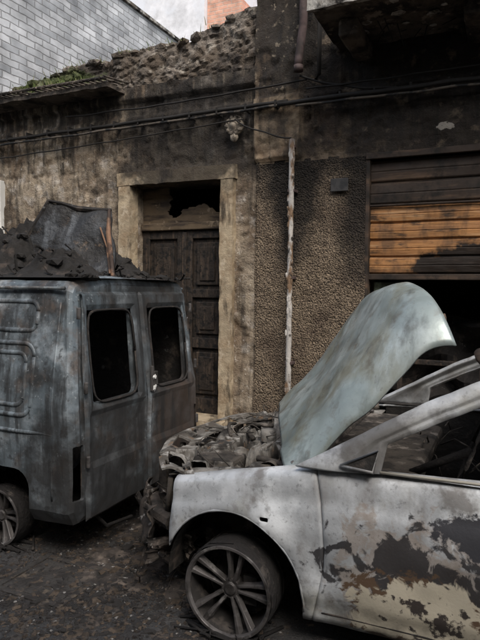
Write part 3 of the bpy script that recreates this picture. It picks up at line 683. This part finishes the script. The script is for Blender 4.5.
woodB=mk('scorched_wood_edge',(.25,.145,.09),[dict(col=(.05,.035,.028),s=9,t=(.43,.56))],rough=.8,bumps=[('n',30,.4,.01)])
def pan(u,v):
    p0=Vector((-3.34,3.18,1.80));p1=Vector((-2.48,3.34,1.77));p2=Vector((-2.64,3.5,2.26));p3=Vector((-3.08,3.34,2.34))
    a=p0.lerp(p1,u);b=p3.lerp(p2,u); p=a.lerp(b,v); return p+Vector((.02*noise.noise(p*7),-.05*math.sin(u*3.1)+.04*noise.noise(p*5),.05*noise.noise(p*6)-.05*math.sin(u*3.14)*v))
v,f=gridf(pan,30,20); o=mesh('leaning_panel',v,f,panel,rdb,True); md=o.modifiers.new('s','SOLIDIFY'); md.thickness=.03
multi('panel_rim',[tubeg([pan(0,0),pan(0,.25),pan(0,.5),pan(0,.75),pan(0,1),pan(.25,1.01),pan(.5,1.01),pan(.75,1),pan(1,1)],.018,6,.6)],charM,rdb)
multi('panel_wood_edge',[tubeg([pan(.99,1)+Vector((0,-.02,0)),pan(1,.6)+Vector((0,-.03,0)),pan(1,.0)+Vector((.02,-.03,0))],[.010,.015,.014],6,.3),tubeg([pan(.9,.7)+Vector((0,-.02,0)),pan(.95,.4)+Vector((0,-.03,0)),pan(1,.05)+Vector((0,-.04,0))],.006,6)],woodB,rdb)
P=[]
for i in range(150):
    u=random.random();w=random.random(); x,y,z=heap(u,w); a=Vector((random.uniform(-1,1),random.uniform(-1,1),random.uniform(-.3,.5))).normalized()*random.uniform(.03,.16)
    P.append(tubeg([(x,y,z+.005),(x+a.x*.5,y+a.y*.5,z+.02),(x+a.x,y+a.y,z+.01+abs(a.z))],random.uniform(.003,.010),5,.5))
for i in range(110):
    x,y,z=heap(random.uniform(.05,.97),random.uniform(.05,.9)); s=random.uniform(.01,.05)
    P.append(stone((x,y,z),(s*1.6,s,s*.8),1))
multi('charred_sticks',P,darkint,rdb)
# ------------------------------------------------------------------ CAR
car=empty('burnt_crossover_car',(.1,3.4,0))
CC=3.40; AZ=.235; AR=.375
wt=[(-2.02,.35),(-1.95,.6),(-1.85,.74),(-1.7,.83),(-1.5,.875),(-1.2,.895),(-.8,.90),(1.6,.90),(1.95,.86),(2.15,.78),(2.28,.6),(2.34,.3)]
tt=[(-2.02,.67),(-1.5,.715),(-1.2,.785),(-.8,.872),(0,.90),(1,.93),(2,.975),(2.34,.955)]
PROF=[(0,-.06,0),(.06,-.035,.04),(.14,-.03,.12),(.22,-.012,.2),(.45,.0,.42),(.62,.004,.60),(.74,-.004,.74),(.80,-.016,.80),(.88,-.022,.90),(.94,-.035,.965),(.97,-.055,.99),(1,-.10,1.0)]
def sidept(x,t,sgn):
    w=smoothlerp(wt,x); top=smoothlerp(tt,x); bot=.15
    z=bot+(top-bot)*lerp([(a,c) for a,b,c in PROF],t); off=lerp([(a,b) for a,b,c in PROF],t)
    for wx in (-1.18,1.45):
        r=math.hypot(x-wx,z-AZ)
        if r<.52: off+=.018*math.exp(-((r-.40)/.06)**2)
    if x>-1: 
        sx=-.76+.05*math.sin((t-.08)/.88*3.14); off-=.014*math.exp(-((x-sx)/.007)**2)
    dent=.014*noise.fractal(Vector((x*2,sgn*3,z*3)),1,2,3)+.004*noise.noise(Vector((x*9,sgn*3,z*9)))
    return (x,CC+sgn*(w+off+dent),z)
def side(sgn):
    nu,nv=150,40
    X=[-1.53+(2.33+1.53)*i/nu for i in range(nu+1)]
    X=sorted(X+[-.76+.05*0+k*.004 for k in range(-2,16)])
    vs=[sidept(x,j/nv,sgn) for x in X for j in range(nv+1)]
    fs=[(i*(nv+1)+j,(i+1)*(nv+1)+j,(i+1)*(nv+1)+j+1,i*(nv+1)+j+1) for i in range(len(X)-1) for j in range(nv)]
    o=mesh('body_side',vs,fs,[carM,charM],car,True); recalc(o)
    md=o.modifiers.new('s','SOLIDIFY'); md.thickness=.012; md.offset=0
    applym(o)
    cs=[]
    for wx in (-1.18,1.45):
        v,f=latheg([(0,-.6),(AR,-.6),(AR,.6),(0,.6)],(wx,CC+sgn*.8,AZ),64)
        c=mesh('cutter',v,f,None); recalc(c); cs.append(c)
        cs.append(box('cutter',wx-.355,wx+.355,CC+sgn*.8-.6,CC+sgn*.8+.6,.05,.19,None))
    if sgn<0: cs.append(cutter(-1.02,-.975,2.2,2.75,.60,.622,.008,'y'))
    cut(o,cs)
    m_=o.modifiers.new('b','BEVEL'); m_.width=.003; m_.limit_method='ANGLE'; m_.angle_limit=math.radians(50)
    P=[]
    for wx in (-1.18,1.45):
        pts=[]
        for k in range(40):
            a=math.radians(-6+186*k/39); x=wx+(AR+.003)*math.cos(a); z=AZ+(AR+.003)*math.sin(a)
            if x<-1.53: continue
            best=min((abs(sidept(x,q/80,sgn)[2]-z),q/80) for q in range(81))[1]
            pts.append((x,sidept(x,best,sgn)[1]+sgn*.001,z))
        P.append(tubeg(pts,.007,6,.3))
    multi('arch_lip',P,carM,car,True)
    P=[]
    for wx in (-1.18,1.45):
        vs=[];fs=[]
        for k in range(21):
            a=math.radians(-5+190*k/20)
            for yy in (.86,.45): vs.append((wx+.37*math.cos(a),CC+sgn*yy,AZ+.37*math.sin(a)))
        for k in range(20): fs.append((2*k,2*k+1,2*k+3,2*k+2))
        P.append((vs,fs))
    multi('wheel_housing',P,darkint,car)
    P=[]
    pts=[sidept(.58,.08+.88*q/20,sgn) for q in range(21)]
    P.append(tubeg([(p[0],p[1]+sgn*.005,p[2]) for p in pts],.004,6))
    pts=[sidept(-.72+2.0*q/20,.1,sgn) for q in range(21)]; P.append(tubeg([(p[0],p[1]+sgn*.003,p[2]) for p in pts],.005,6))
    multi('panel_seams',P,charM,car,True)
for s_ in (-1,1): side(s_)
pairs=[((-.86,.872),(-.47,.89)),((-.56,1.045),(-.45,1.02)),((-.3,1.20),(-.25,1.125)),((0,1.345),(.03,1.265)),((.3,1.435),(.3,1.35)),((.8,1.475),(.8,1.39)),((1.3,1.46),(1.3,1.375)),((1.8,1.39),(1.65,1.29)),((2.08,1.2),(1.85,1.1)),((2.25,.97),(1.95,.96))]
def gy(z,sgn): return CC+sgn*(.865-(z-.88)*.34)
def ghouse(sgn):
    vs=[];fs=[];K=6
    rows=[]
    for i in range(len(pairs)-1):
        for k in range(K if i<len(pairs)-2 else K+1):
            t=k/K; o=Vector(pairs[i][0]).lerp(Vector(pairs[i+1][0]),t); n_=Vector(pairs[i][1]).lerp(Vector(pairs[i+1][1]),t); rows.append((o,n_))
    for o,n_ in rows:
        for k in range(7):
            p=o.lerp(n_,k/6); bul=.020*math.sin(math.pi*k/6)-(.012 if k==4 else 0)
            vs.append((p.x,gy(p.y,sgn)+sgn*bul+.006*noise.noise(Vector((p.x*5,p.y*5,sgn))),p.y+.004*noise.noise(Vector((p.x*9,p.y*9,3)))))
    for i in range(len(rows)-1):
        for k in range(6): fs.append((i*7+k,(i+1)*7+k,(i+1)*7+k+1,i*7+k+1))
    o=mesh('side_frame',vs,fs,carM,car,True); md=o.modifiers.new('s','SOLIDIFY'); md.thickness=.03; md.offset=0
    m_=o.modifiers.new('b','BEVEL'); m_.width=.006; m_.limit_method='ANGLE'
    P=[]
    def pl(x0,x1,z0,z1,x2,x3):
        a=[(x0,gy(z0,sgn)-.015,z0),(x1,gy(z0,sgn)-.015,z0),(x3,gy(z1,sgn)-.015,z1),(x2,gy(z1,sgn)-.015,z1)]
        b=[(p[0],p[1]+.03,p[2]) for p in a]
        return a+b,[(0,1,2,3),(7,6,5,4),(0,4,5,1),(1,5,6,2),(2,6,7,3),(3,7,4,0)]
    P.append(pl(.53,.63,.9,1.38,.55,.62)); P.append(pl(1.5,1.56,.93,1.35,1.42,1.48))
    multi('pillars',P,roofM,car)
    multi('window_sill',[tubeg([(-.47,gy(.9,sgn)+sgn*.01,.90),(.0,gy(.9,sgn)+sgn*.012,.91),(.9,gy(.93,sgn)+sgn*.012,.935),(1.95,gy(.96,sgn)+sgn*.0,.97)],.007,6)],bareM,car,True)
    T=[(-.64,.915),(-.495,.905),(-.48,.995)]
    z=lambda p:(p[0],gy(p[1],sgn)+sgn*.046,p[1])
    mesh('quarter_dark_plate',[z(p) for p in T],[(0,1,2)],darkint,car)  # dark plate whose colour stands in for the shade inside an opening
    multi('quarter_frame',[tubeg([z(T[0]),z(T[1]),z(T[2]),z(T[0])],.008,6)],carM,car,True)
    multi('door_top_shelf',[([ (x,gy(.9,sgn)+dy*-sgn,.890+.03*max(0,x)) for x in (-.8,0,1,2) for dy in (0,.07)],[(0,1,3,2),(2,3,5,4),(4,5,7,6)])],charM,car)
for s_ in (-1,1): ghouse(s_)
top=[p[0] for p in pairs]
def zr(x): return lerp([(a[0],a[1]) for a in top],x)
def roof(u,v):
    x=-.02+1.85*u; s=-1+2*v
    xx=x-.12*(1-s*s)*(1-u)**3
    z=zr(x); hy=.865-(z-.88)*.34
    return (xx,CC+s*hy,z+.035*(1-s*s)-.03*(1-s*s)*max(0,noise.noise(Vector((x*2,v*2,1))))+.006*noise.noise(Vector((x*6,v*6,0))))
v,f=gridf(roof,40,30); o=mesh('roof_panel',v,f,[roofM],car,True); md=o.modifiers.new('s','SOLIDIFY'); md.thickness=.02
v,f=gridf(lambda u,v:(2.34-.05*(2*v-1)**2,CC+(-1+2*v)*.62,.2+.76*u),8,16); mesh('tailgate',v,f,carM,car,True)
multi('tailgate_frame',[tubeg([(1.85,CC-.68,1.36),(2.28,CC-.8,.98),(2.3,CC+.8,.98),(1.85,CC+.68,1.36),(1.85,CC-.68,1.36)],.03)],carM,car,True)
multi('floor_pan',[boxg(-.7,2.25,2.6,4.2,.2,.24),boxg(-.78,-.7,2.62,4.18,.2,.80)],darkint,car)
multi('cowl_and_dash',[boxg(-.86,-.62,2.66,4.14,.76,.83),boxg(-.62,-.35,2.7,4.1,.70,.79)],engD,car,bev=.03)
P=[]
for y0 in (2.75,3.5):
    for X0 in (.35,1.2):
        P+= [tubeg([(X0-.1,y0,.3),(X0+.12,y0,.95),(X0+.14,y0+.06,1.02),(X0+.14,y0+.4,1.02),(X0+.12,y0+.46,.95),(X0-.1,y0+.46,.3)],.016)]
        P+= [tubeg([(X0+.0+.02*k,y0,.6+.07*k),(X0+.02*k,y0+.46,.6+.07*k)],.006,5) for k in range(6)]
        P+= [tubeg([(X0+.14,y0+.16,1.02),(X0+.15,y0+.16,1.15),(X0+.15,y0+.3,1.15),(X0+.14,y0+.3,1.02)],.01)]
        P+= [tubeg([(X0-.5+.1*k,y0,.42),(X0-.5+.1*k,y0+.46,.42)],.01,5) for k in range(5)]
pts=[(-.12+.06*math.sin(a),2.98+.18*math.cos(a),.93+.17*math.sin(a)) for a in [2*math.pi*k/24 for k in range(25)]]
P.append(tubeg(pts,.010)); P.append(tubeg([(-.12,2.98,.93),(-.4,2.98,.78)],.02))
multi('seat_frames_and_wheel',P,rubberM,car,True)
def innerdoor(sgn): return gridf(lambda u,v:(-.75+2.7*u,CC+sgn*(.80-.01*noise.noise(Vector((u*9,v*5,sgn)))),.22+.66*v),20,8)
multi('door_inner_skins',[innerdoor(-1),innerdoor(1)],darkint,car)
random.seed(21)
P=[]
for i in range(30):
    p=Vector((random.uniform(-.5,.2),random.uniform(2.7,4.0),random.uniform(.70,.84))); q=p+Vector((random.uniform(-.2,.2),random.uniform(-.3,.3),random.uniform(-.12,.08))); 
    P.append(tubeg([p,(p+q)/2+Vector((0,0,.04)),q],random.uniform(.002,.006),5))
multi('burnt_wiring',P,engD,car,True)
def hood(u,v):
    A_=Vector((-.955,2.58,.84)); B_=Vector((-1.34,3.62,.985)); C_=Vector((-.74,3.50,1.77)); D_=Vector((-.18,2.72,1.72))
    s=2*v-1
    uu=u*(1-.15*abs(s)**3)
    uu=uu-.02*math.sin(v*7)*u
    a=A_.lerp(B_,v); b=D_.lerp(C_,v); p=a.lerp(b,uu)
    nrm=Vector((-.64,-.31,.81)).normalized()
    bul=.10*(1-s*s)*(.35+.65*u)-.04*math.sin(math.pi*u)
    bul+= -.10*max(0,(u-.82)/.18)**2
    bul+= .024*noise.fractal(Vector((u*2.2,v*2.2,2)),1,2,2)+.004*noise.noise(Vector((u*9,v*9,0)))
    bul+= .012*math.exp(-((v-.18)/.05)**2)+.012*math.exp(-((v-.82)/.05)**2)
    if v<.12: bul-=.05*(1-v/.12)**2
    p.z+=.02*math.sin(math.pi*u)*max(0,1-v*1.8)
    return p+nrm*(bul-.03)
v,f=gridf(hood,80,60); o=mesh('open_bonnet',v,f,[hoodM,roofM],car,True); recalc(o)
md=o.modifiers.new('s','SOLIDIFY'); md.thickness=.014; md.offset=0; md.material_offset_rim=0
nrm=Vector((.64,.31,-.81)).normalized()*.03
multi('bonnet_frame',[tubeg([Vector(hood(u/10,.12))+nrm for u in range(11)],.02,6),tubeg([Vector(hood(u/10,.92))+nrm for u in range(11)],.02,6),tubeg([Vector(hood(.1,.05+.9*u/10))+nrm for u in range(11)],.02,6),tubeg([Vector(hood(.88,.12+.76*u/10))+nrm for u in range(11)],.02,6)],roofM,car,True)
multi('bonnet_hinges',[tubeg([(-.82,2.66,.84),(-.9,2.66,.86),hood(.04,.05)],.012),tubeg([(-.82,4.1,.84),(-1.1,3.9,.93),hood(.04,.95)],.014)],rimM,car)
# engine bay
random.seed(9)
cellh={}
def bay(u,v):
    x=-1.70+.80*u; y=2.74+1.32*v
    wx=x*7+.15*noise.noise(Vector((x*6,y*6,0))); wy=y*6+.15*noise.noise(Vector((x*6,y*6,5)))
    if int(math.floor(wx*.5))%2: wy+=.5
    k=(math.floor(wx),math.floor(wy))
    if k not in cellh: cellh[k]=random.choice([0,.0,.04,.07,.10])
    h=cellh[k]; fx=wx-k[0]; fy_=wy-k[1]
    e=min(fx,1-fx,fy_,1-fy_); h*=min(1,max(0,e-.04)*9)
    if (k[0]*3+k[1])%4==0: h=.10*math.sqrt(max(0,1-((fx-.5)**2+(fy_-.5)**2)*4.5))
    elif (k[0]+k[1])%3==0: h+=.012*(1 if math.sin(fx*31)>0 else 0)*(h>.03)
    return (x,y,.665+.055*u+h+.008*noise.fractal(Vector((x*9,y*9,0)),1,2,3)+.004*noise.noise(Vector((x*40,y*40,1))))
v,f=gridf(bay,170,260); mesh('engine_block',v,f,engM,car)
multi('engine_underside',[boxg(-1.62,-.95,2.85,3.95,.28,.655)],engD,car,bev=.02)
P=[latheg([(0,.0),(.05,.0),(.06,-.02),(.09,-.03),(.1,-.2)],(-1.12,2.74,.79),24,'z'),latheg([(0,.0),(.05,.0),(.06,-.02),(.09,-.03),(.1,-.2)],(-1.12,4.05,.79),24,'z')]
multi('strut_towers',P,engM,car,True)
def slam():
    nu,nv=90,18; vs=[];fs=[]
    for i in range(nu+1):
        for j in range(nv+1):
            s=-1+2*i/nu; y=CC+s*.80; x=-1.93+.30*abs(s)**2.2+.20*j/nv
            z=.725+.012*math.sin(j/nv*6.28)+.02*noise.fractal(Vector((x*3,y*3,0)),1,2,3)
            vs.append((x,y,z))
    for i in range(nu):
        for j in range(nv):
            hole=(4<j<13) and (i%18 in range(4,13))
            if hole: continue
            if noise.noise(Vector((i*.15,j*.3,4)))>.42: continue
            fs.append((i*(nv+1)+j,(i+1)*(nv+1)+j,(i+1)*(nv+1)+j+1,i*(nv+1)+j+1))
    return vs,fs
o=multi('slam_panel',[slam()],engM,car); md=o.modifiers.new('s','SOLIDIFY'); md.thickness=.012
def inner(sgn):
    def f_(u,v):
        x=-1.6+.85*u; 
        yo=.78-.22*v; z=(.72+.13*u) - (.0 if v<.5 else .25*(v-.5)*2)
        return (x,CC+sgn*yo+.01*noise.noise(Vector((x*5,v*5,sgn))),z-.015+.012*noise.noise(Vector((x*8,v*6,1))))
    return gridf(f_,30,12)
o=multi('inner_wings',[inner(-1),inner(1)],engM,car); md=o.modifiers.new('s','SOLIDIFY'); md.thickness=.006
fr=[(-1.58,2.62,.70),(-1.78,2.8,.70),(-1.88,3.1,.71),(-1.9,3.4,.71),(-1.88,3.8,.71),(-1.75,4.05,.72),(-1.5,4.2,.75)]
P=[tubeg([(p[0]+.02,p[1],p[2]-.3) for p in fr],.035,6,.3),tubeg([(-1.85,3.2,.70),(-1.86,3.2,.42)],.02),tubeg([(-1.85,3.6,.70),(-1.86,3.6,.42)],.02),tubeg([(-1.6,2.64,.68),(-1.65,2.68,.42)],.015),
   tubeg([(-.86,2.66,.81),(-.86,4.18,.83)],.025),tubeg([(-1.5,4.2,.75),(-1.1,4.22,.82),(-.8,4.22,.86)],.03)]
multi('front_crossmember',P,engD,car,True)
multi('radiator',[boxg(-1.80,-1.76,2.85,3.95,.36,.68)]+[boxg(-1.815,-1.80,2.86+.06*k,2.88+.06*k,.36,.68) for k in range(18)],engD,car)
def hoses(n,r0,r1,z0):
    P=[]
    for i in range(n):
        p=Vector((random.uniform(-1.72,-.95),random.uniform(2.75,4.05),0)); p.z=z0+.05*random.random()+.07*(p.x+1.8)
        L_=random.uniform(.1,.4); a=random.random()*6.28
        q=p+Vector((math.cos(a)*L_,math.sin(a)*L_,random.uniform(-.08,.02)))
        q.x=min(q.x,-.88); q.x=max(q.x,-1.74); q.y=min(max(q.y,2.72),4.1)
        k1=Vector((random.uniform(-.08,.08),random.uniform(-.08,.08),random.uniform(0,.04)))
        pts=[]
        for t in range(9):
            t/=8; pts.append(p.lerp(q,t)+k1*math.sin(math.pi*t))
        P.append(tubeg(pts,random.uniform(r0,r1),6,.15))
    return P
multi('burnt_hoses',hoses(7,.008,.018,.74),engD,car,True)
multi('burnt_cables',hoses(22,.0015,.004,.76),engD,car,True)
def crumple(cx,cy,cz,sx,sy,sd,rz,tilt):
    M=Matrix.Rotation(rz,4,'Z')@Matrix.Rotation(tilt,4,'X')
    vs=[];fs=[];n=18
    for i in range(n+1):
        for j in range(n+1):
            u=i/n-.5;v=j/n-.5; k=1+.3*noise.noise(Vector((u*4,v*4,sd)))
            p=Vector((u*sx*k,v*sy*k,.16*min(sx,sy)*noise.fractal(Vector((u*3,v*3,sd)),1,2,3)))
            p=M@p; vs.append((p.x+cx,p.y+cy,p.z+cz))
    for i in range(n):
        for j in range(n):
            if noise.noise(Vector((i*.2,j*.2,sd*2)))>.35: continue
            fs.append((i*(n+1)+j,(i+1)*(n+1)+j,(i+1)*(n+1)+j+1,i*(n+1)+j+1))
    return vs,fs
multi('battery_and_airbox',[boxg(-1.32,-1.08,3.75,3.95,.6,.83),boxg(-1.55,-1.3,2.78,2.98,.55,.765)],engD,car,bev=.02)
multi('reservoir_and_cap',[latheg([(0,.09),(.03,.09),(.035,.07),(.02,.06),(.06,.05),(.075,-.08)],(-1.42,3.88,.76),20,'z'),latheg([(0,.03),(.045,.03),(.05,.0),(.05,-.04)],(-1.3,3.3,.80),20,'z'),latheg([(0,.03),(.03,.03),(.035,.0),(.03,-.04)],(-1.0,2.95,.83),20,'z')],engM,car,True)
darkBM=mk('charred_bumper',(.06,.05,.043),[dict(col=(.16,.13,.105),s=9,t=(.53,.66),f=.8),dict(col=(.02,.018,.016),s=7,off=3,t=(.48,.6)),dict(col=(.42,.4,.37),s=16,off=5,t=(.62,.68),f=.7)],rough=.9,bumps=[('n',30,.6,.015)])
P=[]
for i in range(9):
    t=random.random(); P.append(crumple(-1.56-.3*t,2.62+.5*t+random.uniform(-.03,.1),random.uniform(.05,.5),random.uniform(.12,.3),random.uniform(.1,.22),i*2.3+1,random.random()*6,random.uniform(.6,1.6)))
for i in range(26):
    p=Vector((random.uniform(-1.88,-1.55),random.uniform(2.62,3.3),random.uniform(.1,.6))); q=p+Vector((random.uniform(-.1,.1),random.uniform(-.12,.12),random.uniform(-.3,.1))); q.z=max(q.z,.02)
    P.append(tubeg([p,(p+q)/2+Vector((random.uniform(-.03,.03),0,0)),q],random.uniform(.002,.007),5,.4))
bx=[(-1.58,2.62,.44),(-1.7,2.68,.44),(-1.84,2.85,.45),(-1.92,3.15,.45),(-1.94,3.5,.45),(-1.9,3.85,.45),(-1.75,4.15,.45)]
P.append(tubeg(bx,.04,8,.3)); P.append(tubeg([(p[0]+.02,p[1]+.01,.22) for p in bx],.03,8,.4))
multi('bumper_remains',P,darkBM,car)
bp=[(-1.66,2.60),(-1.78,2.70),(-1.88,2.85),(-1.95,3.05)]
def bsk(u,v):
    x=lerp([(0,bp[0][0]),(.33,bp[1][0]),(.66,bp[2][0]),(1,bp[3][0])],u); y=lerp([(0,bp[0][1]),(.33,bp[1][1]),(.66,bp[2][1]),(1,bp[3][1])],u)
    z=.24+.30*v-.05*u*v; p=Vector((x,y,z)); k=.05*noise.fractal(p*7,1,2,3); return (x+k-.03*math.sin(v*3),y+k,z+.04*noise.noise(p*9))
o=multi('bumper_corner_skin',[gridf(bsk,24,16)],darkBM,car,True); md=o.modifiers.new('s','SOLIDIFY'); md.thickness=.006
wheel('wheel',-1.17,2.545,.234,car,-1,.224); wheel('wheel',-1.18,4.2,.234,car,1,.224); wheel('wheel',1.45,2.6,.234,car,-1,.224); wheel('wheel',1.45,4.2,.234,car,1,.224)
multi('suspension',[tubeg([(-1.15,2.7,.24),(-1.13,2.85,.28),(-1.1,3.2,.26)],.03),tubeg([(-1.14,2.74,.3),(-1.12,2.76,.75)],.028,10),tubeg([(-1.0,2.72,.2),(-.95,3.1,.2)],.02)],rubberM,car,True)
# ------------------------------------------------------------------ ground debris
random.seed(33)
dm=[charM,mk('ash_flakes',(.22,.21,.195),rough=.9),mk('brown_debris',(.09,.068,.05),[dict(col=(.035,.027,.02),s=20,t=(.45,.6))],rough=.9)]
vs=[];fs=[];mi=[]
def shard(x,y,s,m,z0=.004):
    k=len(vs); a=random.random()*6.28; ca,sa=math.cos(a),math.sin(a); l=random.uniform(.6,2.2)
    h=random.uniform(.2,.7)*s
    pts=[(-l,-1,0),(l,-.8,0),(l*.8,1,0),(-l*.7,.9,0),(-l*.6,-.5,1),(l*.7,-.6,1),(l*.5,.6,1),(-l*.6,.5,1)]
    for px,py,pz in pts:
        px+=random.uniform(-.3,.3);py+=random.uniform(-.3,.3)
        vs.append((x+(px*ca-py*sa)*s,y+(px*sa+py*ca)*s,z0+pz*h*(1+random.uniform(-.3,.5))))
    for f in ((4,5,6,7),(0,1,5,4),(1,2,6,5),(2,3,7,6),(3,0,4,7)): fs.append(tuple(k+i for i in f)); mi.append(m)
for i in range(17000):
    r=random.random()
    if r<.70: x=random.gauss(-2.0,.42); y=random.gauss(2.85,.6)
    elif r<.89: x=random.uniform(-5,0.5); y=random.uniform(1.2,4.7)
    else: x=random.uniform(-6,1); y=random.gauss(5.3,.35)
    if y>5.75: continue
    z0=.12 if y>4.76 else .006
    if z0<.1 and y>4.7: continue
    s=.002+.012*random.random()**3*(1.6 if r>.89 else 1)
    m_=random.choices([0,1,2],[.62,.09,.29])[0]
    if m_==1: s*=.6
    shard(x,y,s,m_,z0)
for i in range(170): shard(random.gauss(-2.0,.38),random.gauss(2.8,.45),random.uniform(.012,.03),random.choice([0,2]))
mesh('ground_debris',vs,fs,dm,None,False,mi)
def drift(u,v):
    x=-2.45+1.1*u; y=2.45+2.0*v; ed=min(u,1-u,v,1-v)*3; h=max(0,min(1,ed))
    p=Vector((x,y,0)); return (x,y,.0+h*(.02+.05*noise.fractal(p*4,1,2,4)+.014*noise.noise(p*30)))
v,f=gridf(drift,100,140); mesh('ash_drift',v,f,darkBM,None,True)
# ------------------------------------------------------------------ light
w=D.worlds.new('World'); scn.world=w; w.use_nodes=True; nt=w.node_tree
bg=nt.nodes['Background']; sk=nt.nodes.new('ShaderNodeTexSky'); sk.sky_type='NISHITA'; sk.sun_disc=False
el,az=math.radians(50),math.radians(140)
sk.sun_elevation=el; sk.sun_rotation=az; sk.air_density=1.2; sk.dust_density=4; sk.ozone_density=1
hs=nt.nodes.new('ShaderNodeHueSaturation'); hs.inputs['Saturation'].default_value=.65; hs.inputs['Value'].default_value=1.6; nt.links.new(sk.outputs[0],hs.inputs['Color']); nt.links.new(hs.outputs[0],bg.inputs[0])
bg.inputs[1].default_value=.15
sd=D.lights.new('sun','SUN'); sd.energy=1.3; sd.angle=math.radians(20); sd.color=(1,.97,.93)
so=D.objects.new('sun',sd); COL.objects.link(so)
dv=Vector((math.sin(az)*math.cos(el),math.cos(az)*math.cos(el),math.sin(el)))
so.rotation_euler=dv.to_track_quat('Z','Y').to_euler(); so.location=dv*20
scn.view_settings.view_transform='Standard'; scn.view_settings.look='None'; scn.view_settings.exposure=0; scn.view_settings.gamma=1
